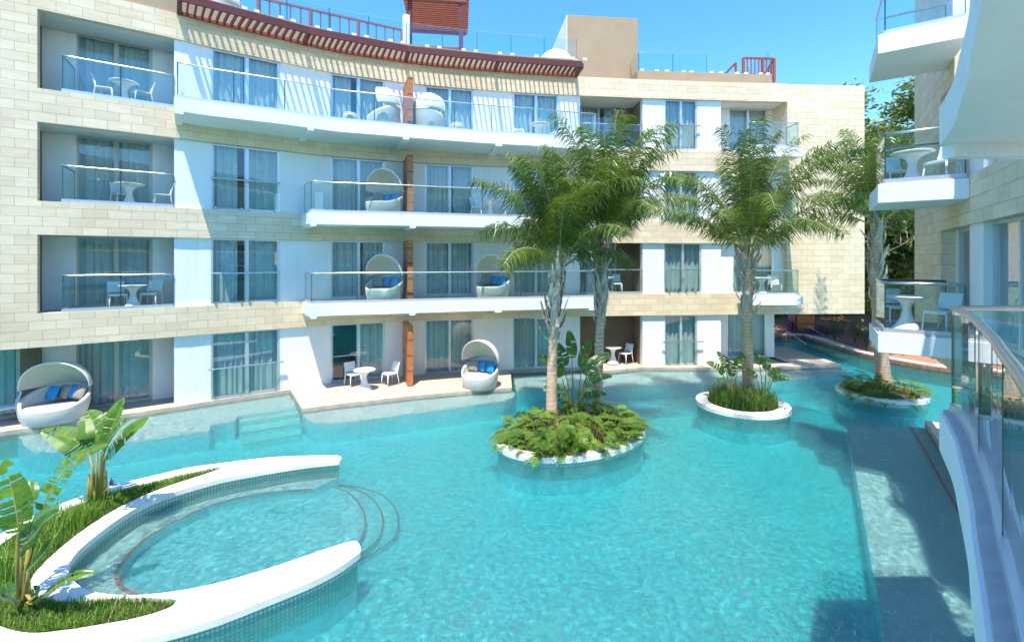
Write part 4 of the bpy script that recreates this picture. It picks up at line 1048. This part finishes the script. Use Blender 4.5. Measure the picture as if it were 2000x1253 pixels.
def paddle(root, stem, mid, wid, droop=.12, slits=7, seed=0, mt='banana', fold=.25, sr=.022, name='leaf'):
    """bird-of-paradise leaf: stem polyline, midrib polyline, torn blade"""
    g = random.Random(seed); sm = smooth(stem, 5); mr = smooth(mid, 8); n = len(mr)
    m = MB(); k = len(sm); m.tube(sm, [sr*(1.25-.6*i/(k-1)) for i in range(k)], 7); m.tube(mr, [sr*.55*(1-.85*i/(n-1)) for i in range(n)], 5)
    st = m.build(name, M['stem'], root, True)
    m = MB()
    for s in (-1, 1):
        cuts = sorted(g.uniform(.08,.95) for _ in range(slits)); cur = 0
        tear = 0
        rows = []
        N_ = 46
        for i in range(N_+1):
            t = i/N_; x = t*(n-1); j = min(n-2, int(x)); p = mr[j].lerp(mr[j+1], x-j); td = (mr[j+1]-mr[j]).normalized()
            vw = Vector((0, -.55, .83)); sd = td.cross(vw).normalized()*s; up = sd.cross(td)*s; up = up if up.dot(vw) > 0 else -up
            wv = wid*(math.sin(math.pi*min(1, t*.93+.07)**.8))**.62*(1-.18*t)
            if cur < len(cuts) and t > cuts[cur]:
                cur += 1; tear = g.uniform(-.12,.10); rows.append(None)
            dr = droop+tear
            e1 = p+sd*wv*.5+up*(fold*wv*.5); e2 = p+sd*wv+up*(fold*wv*.55)-Vector((0,0,dr*wv*1.4))+td*wv*.16
            rows.append((p, e1, e2))
        for a, b in zip(rows, rows[1:]):
            if a is None or b is None: continue
            m.quad(a[0], b[0], b[1], a[1]); m.quad(a[1], b[1], b[2], a[2])
    bl = m.build('blade', M[mt], st, True)
    return st
def plant(name, base, label, cat, group=None): return empty(name, base, 0, label, cat, group)
# left rear plant
Y1 = 8.55; b1 = Z(190,980,.06); d1 = lambda x, y, dy=0: D(x/2.541, 760+y/2.541, Y1+dy)
SG = 'bird-of-paradise plants around the pool'
pl = plant('bird_of_paradise', b1, 'bird-of-paradise plant with an orange-brown stem at the rear of the crescent bed', 'plant', SG)
bb = lambda o: b1+Vector((o,0,.05))
paddle(pl, [bb(-.06), d1(462,420), d1(445,330,.1), d1(432,305,.1)], [d1(432,305,.1), d1(390,262,.05), d1(310,228), d1(205,200,-.1)], .27, .10, 4, 1)
paddle(pl, [bb(-.02), d1(482,420), d1(478,300,.1), d1(480,290,.1)], [d1(480,290,.1), d1(478,230,.1), d1(462,165,.2), d1(428,108,.3)], .30, .05, 5, 2)
paddle(pl, [bb(.02), d1(500,420), d1(505,330,-.1), d1(515,290,-.1)], [d1(515,290,-.1), d1(548,210,0), d1(585,120,.1), d1(618,45,.2)], .20, .05, 3, 3, fold=.9)
paddle(pl, [bb(.06), d1(512,420), d1(520,350,-.2), d1(535,320,-.2)], [d1(535,320,-.2), d1(590,265,-.2), d1(660,200,-.2), d1(738,138,-.1)], .24, .16, 5, 4, fold=.4)
paddle(pl, [bb(.0), d1(500,430), d1(508,340,-.3), d1(520,300,-.3)], [d1(520,300,-.3), d1(550,250,-.35), d1(595,190,-.4), d1(640,150,-.4)], .20, .1, 4, 5, fold=.6)
m = MB()
for i in range(14):
    a = i*2.4; q = b1+Vector((math.cos(a)*.10, math.sin(a)*.10, -.02)); e = b1+Vector((math.cos(a)*.14, math.sin(a)*.13, rnd.uniform(.35,.75))); m.tube([q, q.lerp(e,.5)+Vector((0,0,.05)), e], [.05,.035,.008], 6)
m.build('sheaths', M['stem'], pl, True)
m = MB(); f0 = D(548/2.541, 760+470/2.541, Y1-.3); m.tube([b1+Vector((.05,0,.1)), D(525/2.541,760+500/2.541,Y1-.25), f0], .012, 6); m.build('flower_stalk', M['stem'], pl, True)
m = MB()
for dx, dz in ((.10,.03),(.08,.10),(.02,.13),(.14,-.01)): m.tube([f0, f0+Vector((dx*.5,0,dz*.5)), f0+Vector((dx,0,dz))], [.018,.014,.003], 6)
m.build('flower', M['purple'], pl, True)
# left front plant
Y2 = 6.05; b2 = Z(43,1181,.06); d2 = lambda x, y, dy=0: D(x/2.541, 760+y/2.541, Y2+dy)
pl = plant('bird_of_paradise', b2, 'large bird-of-paradise plant at the near left corner with broad torn leaves', 'plant', SG)
bb = lambda o: b2+Vector((o,0,.05))
paddle(pl, [bb(-.05), d2(85,900), d2(88,760), d2(95,705)], [d2(95,705), d2(80,600), d2(52,470,.05), d2(25,348,.1)], .215, .08, 9, 6)
paddle(pl, [bb(.05), d2(130,880), d2(160,700,.2), d2(205,600,.4)], [d2(205,600,.4), d2(265,480,.5), d2(370,350,.7), d2(540,272,.9)], .185, .10, 13, 7)
paddle(pl, [bb(.02), d2(130,900), d2(150,830), d2(165,780)], [d2(165,780), d2(190,715,-.1), d2(240,645,-.1), d2(312,592,-.1)], .19, .02, 2, 8, 'banana_dark', .9)
paddle(pl, [bb(.03), d2(135,960), d2(142,900), d2(150,890)], [d2(150,890), d2(180,850,-.1), d2(225,800,-.15), d2(268,745,-.2)], .17, .0, 0, 9, 'banana_dark', .35)
paddle(pl, [bb(.07), d2(165,1060), d2(205,1030,-.05), d2(228,1018,-.1)], [d2(228,1018,-.1), d2(300,965,-.15), d2(380,925,-.15), d2(470,910,-.1)], .085, .08, 4, 10, fold=.8)
paddle(pl, [bb(-.06), d2(85,1075,-.1), d2(75,1065,-.15)], [d2(75,1065,-.15), d2(55,1030,-.2), d2(35,995,-.25), d2(25,960,-.25)], .15, .0, 0, 11, 'banana_dark', .2)
paddle(pl, [bb(-.02), d2(100,900,.1), d2(105,800,.15), d2(120,770,.15)], [d2(120,770,.15), d2(140,740,.2), d2(165,700,.25), d2(180,640,.3)], .16, .1, 4, 12, 'banana_dark', .3)
paddle(pl, [bb(-.03), d2(95,850,.2), d2(110,640,.3), d2(120,600,.3)], [d2(120,600,.3), d2(140,540,.35), d2(150,490,.4), d2(150,455,.45)], .15, .15, 4, 13, 'banana', .3)
paddle(pl, [bb(.0), d2(120,1000,.1), d2(150,1040,.0), d2(165,1035)], [d2(165,1035), d2(175,1010,-.05), d2(185,990,-.05), d2(187,975,-.05)], .10, .0, 0, 14, 'banana', .3)
# planter plants
def strelitzia(base, leaves, label, mt, seed):
    base = Vector(base); pl = plant('bird_of_paradise', base, label, 'plant', SG); g = random.Random(seed)
    for i, (az, h, ln, wd, tilt) in enumerate(leaves):
        h_ = Vector((math.cos(az), math.sin(az), 0)); o = base+h_*.05; p1 = o+h_*h*.12+Vector((0,0,h*.55)); p2 = o+h_*h*.26+Vector((0,0,h))
        q1 = p2+h_*ln*.33*math.cos(tilt)+Vector((0,0,ln*.33*math.sin(tilt))); q2 = p2+h_*ln*.68*math.cos(tilt-.3)+Vector((0,0,ln*.66*math.sin(tilt-.15))); q3 = p2+h_*ln*math.cos(tilt-.45)+Vector((0,0,ln*.92*math.sin(tilt-.3)))
        paddle(pl, [o, p1, p2], [p2, q1, q2, q3], wd, .06, 4, seed*10+i, mt if i % 3 else 'banana', .35, .02)
    return pl
strelitzia(Z(1122,822,.1), [(2.9,1.25,.85,.20,1.1),(2.2,1.5,.9,.20,1.3),(.3,1.3,.9,.20,1.0),(.9,1.45,1.05,.17,1.3),(-.3,1.0,.8,.18,.8),(3.4,.85,.7,.18,.5),(1.6,1.7,.9,.18,1.4),(-1.2,.8,.7,.17,.8),(.1,.6,.75,.16,.5),(4.2,.6,.6,.16,.7),(2.7,.5,.6,.15,.5)], 'broad-leaved bird-of-paradise plant between the two palms of the oval planter', 'banana_dark', 31)
strelitzia(Z(1430,783,.1), [(2.8,.85,.6,.17,1.0),(1.8,1.0,.62,.17,1.3),(.6,1.0,.6,.17,1.2),(3.6,.6,.5,.15,.6),(1.2,.75,.55,.15,1.3)], 'small bird-of-paradise plant left of the trunk on the round grassy planter', 'banana_dark', 32)
strelitzia(Z(1493,782,.1), [(.3,.75,.5,.16,.8),(1.5,1.1,.5,.17,1.4),(2.7,.7,.5,.15,.9),(-.6,.7,.5,.16,.5),(.9,.95,.5,.15,1.2)], 'small bird-of-paradise plant right of the trunk on the round grassy planter', 'banana_dark', 33)

def blades(m, p, h, g, w=.006, lean=.5):
    a = g.uniform(0, 6.283); l = g.uniform(.1, lean)*h; d = Vector((math.cos(a), math.sin(a), 0)); s = Vector((-d.y, d.x, 0))*w
    p = Vector(p); q = p+d*l*.35+Vector((0,0,h*.65)); e = p+d*l+Vector((0,0,h*g.uniform(.8,1)))
    m.quad(p-s, p+s, q+s*.8, q-s*.8); m.quad(q-s*.8, q+s*.8, e)
def inside(p, poly):
    c = False; n = len(poly)
    for i in range(n):
        a, b = poly[i], poly[i-1]
        if (a.y > p.y) != (b.y > p.y) and p.x < (b.x-a.x)*(p.y-a.y)/(b.y-a.y)+a.x: c = not c
    return c
g = random.Random(5); m = MB(); xs = [p.x for p in bed]; ys = [p.y for p in bed]; k = 0
while k < 12000:
    p = Vector((g.uniform(min(xs),max(xs)), g.uniform(min(ys),max(ys))))
    if not inside(p, bed): continue
    k += 1; hh = .12*g.uniform(.6,1.25)*(1.0+.25*math.sin(p.x*3)*math.sin(p.y*2.3)); blades(m, (p.x,p.y,.04), hh, g, .0042, .8)
stuff('grass', m, M['grass'], 'short bright green grass filling the crescent bed', 'grass')
m = MB()
for i in range(1500):                               # taller tufts behind the front plant
    c = D(340/2.541, 760+520/2.541, 7.9) if i % 2 else D(130/2.541, 760+720/2.541, 6.9); p = Vector((c.x+g.gauss(0,.28), c.y+g.gauss(0,.32)))
    if inside(p, bed): blades(m, (p.x,p.y,.04), g.uniform(.25,.5), g, .006, .5)
stuff('tall_grass', m, M['grass'], 'taller tufted grass behind the near bird-of-paradise plant', 'grass')
m = MB()
for i in range(2600):
    a = g.uniform(0,6.283); r = math.sqrt(g.random())*1.03; p = (P2[0]+r*math.cos(a), P2[1]+r*.92*math.sin(a), .05); blades(m, p, g.uniform(.22,.70)*(1.1-.25*r), g, .009, .95)
stuff('long_grass', m, M['reed'], 'long dark arching grass filling the round planter', 'grass')
def philo_leaf(m, p, d, up, L, g):
    """lobed philodendron leaf: midrib with paired drooping fingers"""
    sd = d.cross(up).normalized(); n = 7
    for i in range(n):
        t = (i+.5)/n; q = p+d*L*t-Vector((0,0,.22*L*t*t)); w_ = L*.55*math.sin(math.pi*(.22+.68*t))
        for s in (-1, 1):
            v = (sd*s+d*(.15+.75*t)+up*.12).normalized(); wv = d*L*.06; e = q+v*w_-Vector((0,0,.18*w_)); md = q+v*w_*.55
            m.quad(q-wv*.7, q+wv*.7, md+wv, md-wv); m.quad(md-wv, md+wv, e)
    q = p+d*L*.9-Vector((0,0,.18*L)); wv = sd*L*.06; m.quad(q-wv, q+wv, p+d*L*1.25-Vector((0,0,.34*L)))
    wv = sd*L*.05; m.quad(p-wv, p+wv, p+d*L*.95+wv*.6-Vector((0,0,.2*L)), p+d*L*.95-wv*.6-Vector((0,0,.2*L)))
def philo(c, a, b, rot, n, hmax, L0, label, seed, over=.14):
    g = random.Random(seed); m = MB(); ms = MB(); ca, sa = math.cos(rot), math.sin(rot)
    for i in range(n):
        t = g.uniform(0,6.283); r = math.sqrt(g.random()); x, y = a*r*math.cos(t), b*r*math.sin(t)
        p0 = Vector((c[0]+x*ca-y*sa, c[1]+x*sa+y*ca, .06)); out = Vector((x*ca-y*sa, x*sa+y*ca, 0)); out = out.normalized() if out.length > .05 else Vector((1,0,0))
        az = g.uniform(0,6.283); h = (out*(.5+r*1.2)+Vector((math.cos(az),math.sin(az),0))*.8).normalized()
        z = hmax*(1-.62*r*r)*g.uniform(.25,1.15); p = p0+h*(over+.12*g.random())+Vector((0,0,z)); ms.tube([p0, p0.lerp(p,.6)+Vector((0,0,z*.2)), p], .008, 4, False)
        d = (h+Vector((0,0,g.uniform(-.75,.55)))).normalized(); up = (Vector((0,0,1))-d*d.z).normalized(); philo_leaf(m, p, d, up, L0*g.uniform(.7,1.2), g)
    i0 = len(m.v); st = stuff('philodendron', m, M['philo'], label, 'foliage'); ms.build('stalks', M['stem'], st)
    return st
philo(P1, 1.95, 1.22, R(26), 480, .60, .31, 'dense lobed green foliage spilling over the oval planter', 41, .05)
philo(P3, 1.08, .98, 0, 130, .55, .34, 'lobed pale-edged foliage spilling over the small planter', 42, .04)

# ------------------------------------------------------------------ trees and garden behind
def tree(base, h, cr, label, seed, nl=5200, leaf=.13, crown=None, name='broadleaf_tree', lean=(0,0), low=.35):
    g = random.Random(seed); base = Vector(base); root = empty(name, base, 0, label, 'tree', 'broadleaf trees behind the hotel')
    tm = MB(); tips = []
    def limb(p, d, L, r, dep):
        P = [p.copy()]; n = 5
        for i in range(n):
            d = (d+Vector((g.uniform(-.2,.2),g.uniform(-.2,.2),g.uniform(-.05,.15)))).normalized(); p = p+d*L/n; P.append(p.copy())
        tm.tube(P, [r*(1-.45*i/n) for i in range(n+1)], 7 if dep < 2 else 5, dep > 1)
        if dep >= 2: tips.append(P[-1]); tips.append(P[3])
        if dep < 3:
            for k in range(3 if dep else 5):
                q = P[g.randint(2,n)]; a = g.uniform(0,6.283); el_ = g.uniform(.1,1.0); limb(q, Vector((math.cos(a)*math.cos(el_),math.sin(a)*math.cos(el_),math.sin(el_))), L*g.uniform(.5,.72), r*.5, dep+1)
    limb(base, Vector((lean[0],lean[1],1)).normalized(), h*low*1.5, h*.022+.05, 0)
    tm.build('trunk', M['treebark'], root, True)
    m = MB(); c = base+Vector((lean[0]*h*.5, lean[1]*h*.5, h*.62)); per = max(8, nl//max(1,len(tips)))
    pts = tips+[c+Vector((g.gauss(0,cr*.45), g.gauss(0,cr*.45), g.gauss(0,h*.17))) for _ in range(len(tips)//2)]
    for q in pts:
        sp = cr*g.uniform(.10,.24)
        for i in range(per):
            p = q+Vector((g.gauss(0,sp),g.gauss(0,sp),g.gauss(0,sp*.75))); a = Vector((g.gauss(0,1),g.gauss(0,1),g.gauss(0,.6))).normalized(); b = a.cross(Vector((g.gauss(0,1),g.gauss(0,1),g.gauss(0,1)))).normalized(); s = leaf*g.uniform(.6,1.3)
            m.quad(p-a*s, p+b*s*.38, p+a*s, p-b*s*.38)
    m.build('crown', M['tree'], root)
    return root
tree((20.9,25.4,0), 13.2, 2.8, 'tall dense tree between the facade end and the near wing', 51, 42000, .19)
tree((26.5,29.5,0), 13.2, 3.2, 'darker tree rising behind the near wing', 52, 24000, .2)
tree((20.2,31.5,0), 10.5, 3.0, 'bushy tree behind the end of the stone facade', 53, 26000, .19)
tree((31,35,0), 12, 4, 'distant leafy tree at the back of the garden on the right', 54, 7000, .18)
tree((25,37,0), 9, 4, 'low leafy tree at the back of the garden behind the trunks', 55, 7000, .18)
tree((18.1,22.9,0), 7.4, 1.25, 'slender small tree with a bare pale trunk at the stone facade corner', 56, 1500, .12, low=.5)
m = MB(); g = random.Random(8)
for i in range(16000):                              # thicket closing the view
    x = g.uniform(17,44); y = g.uniform(34,42)+.1*x; z = abs(g.gauss(0,2.6)); p = Vector((x,y,z)); a = Vector((g.gauss(0,1),g.gauss(0,1),g.gauss(0,.6))).normalized(); b = a.cross(Vector((g.gauss(0,1),g.gauss(0,1),1))).normalized(); s = g.uniform(.14,.30); m.quad(p-a*s, p+b*s*.4, p+a*s, p-b*s*.4)
stuff('thicket', m, M['tree'], 'dark undergrowth closing the back of the garden', 'undergrowth')
def shrub(base, h, r, label, seed, mt='shrub', n=260, name='shrub', grp='shrubs in the mulch bed'):
    g = random.Random(seed); base = Vector(base); root = empty(name, base, 0, label, 'shrub', grp); m = MB(); s_ = MB()
    for i in range(9):
        a = g.uniform(0,6.283); e = base+Vector((math.cos(a)*r*.7*g.random(), math.sin(a)*r*.7*g.random(), h*g.uniform(.6,1))); s_.tube([base, base.lerp(e,.5), e], [.018,.012,.004], 4, False)
        for k in range(n//9):
            p = e+Vector((g.gauss(0,r*.3),g.gauss(0,r*.3),g.gauss(0,h*.2))); p.z = max(.05,p.z); d = Vector((g.gauss(0,1),g.gauss(0,1),g.gauss(.2,.5))).normalized(); b = d.cross(Vector((0,0,1))).normalized(); L = g.uniform(.10,.22); m.quad(p, p+d*L*.5+b*L*.16, p+d*L, p+d*L*.5-b*L*.16)
    s_.build('stems', M['treebark'], root); m.build('foliage', M[mt], root); return root
sh_ = [(1668,672,.9,.5,'bright green shrub at the foot of the pale trunk by the pool kerb'),(1692,676,.8,.5,'yellow-green shrub just right of the pale trunk'),(1630,668,.9,.35,'feathery green shrub left of the pale trunk'),(1626,650,1.3,.5,'tall ferny shrub under the end of the stone facade'),(1648,645,1.0,.5,'dark shrub in the shade behind the pale trunk'),(1750,690,.8,.4,'small plant on the mulch left of the big tree roots'),(1770,692,.7,.4,'small plant on the mulch in front of the big tree roots'),(1785,685,1.0,.35,'thin upright plant on the mulch right of the big tree roots'),(1870,702,1.0,.7,'bright shrub seen through the near glass below the wing'),(1900,700,1.0,.7,'broad shrub under the wing seen through the near glass'),(1835,700,.6,.4,'dark low plant beside the slanting foot of the wing'),(1545,648,.7,.6,'purple-leaved plant left of the timber gate')]
for i, (x, y, h, r, lb) in enumerate(sh_):
    shrub(Z(x,y,.02), h, r, lb, 70+i, 'purple' if 'purple' in lb else 'shrub')
m = MB(); g = random.Random(3); c = Z(1612,655,.02)
for i in range(1800):
    p = Vector((c.x+g.gauss(0,.9), c.y+1.2+g.gauss(0,.9), g.uniform(.03,.35))); d = Vector((g.gauss(0,1),g.gauss(0,1),g.gauss(0,.5))).normalized(); b = d.cross(Vector((0,0,1))).normalized(); m.quad(p-d*.07, p+b*.03, p+d*.07, p-b*.03)
stuff('purple_groundcover', m, M['purple'], 'purple ground cover right of the timber gate', 'ground cover')
m = MB(); m.prism([Vector((14.5,31.01)),Vector((18.2,31.01)),Vector((19,38)),Vector((14.5,38))], -.1, .045); struct('lawn', m, M['lawn'])
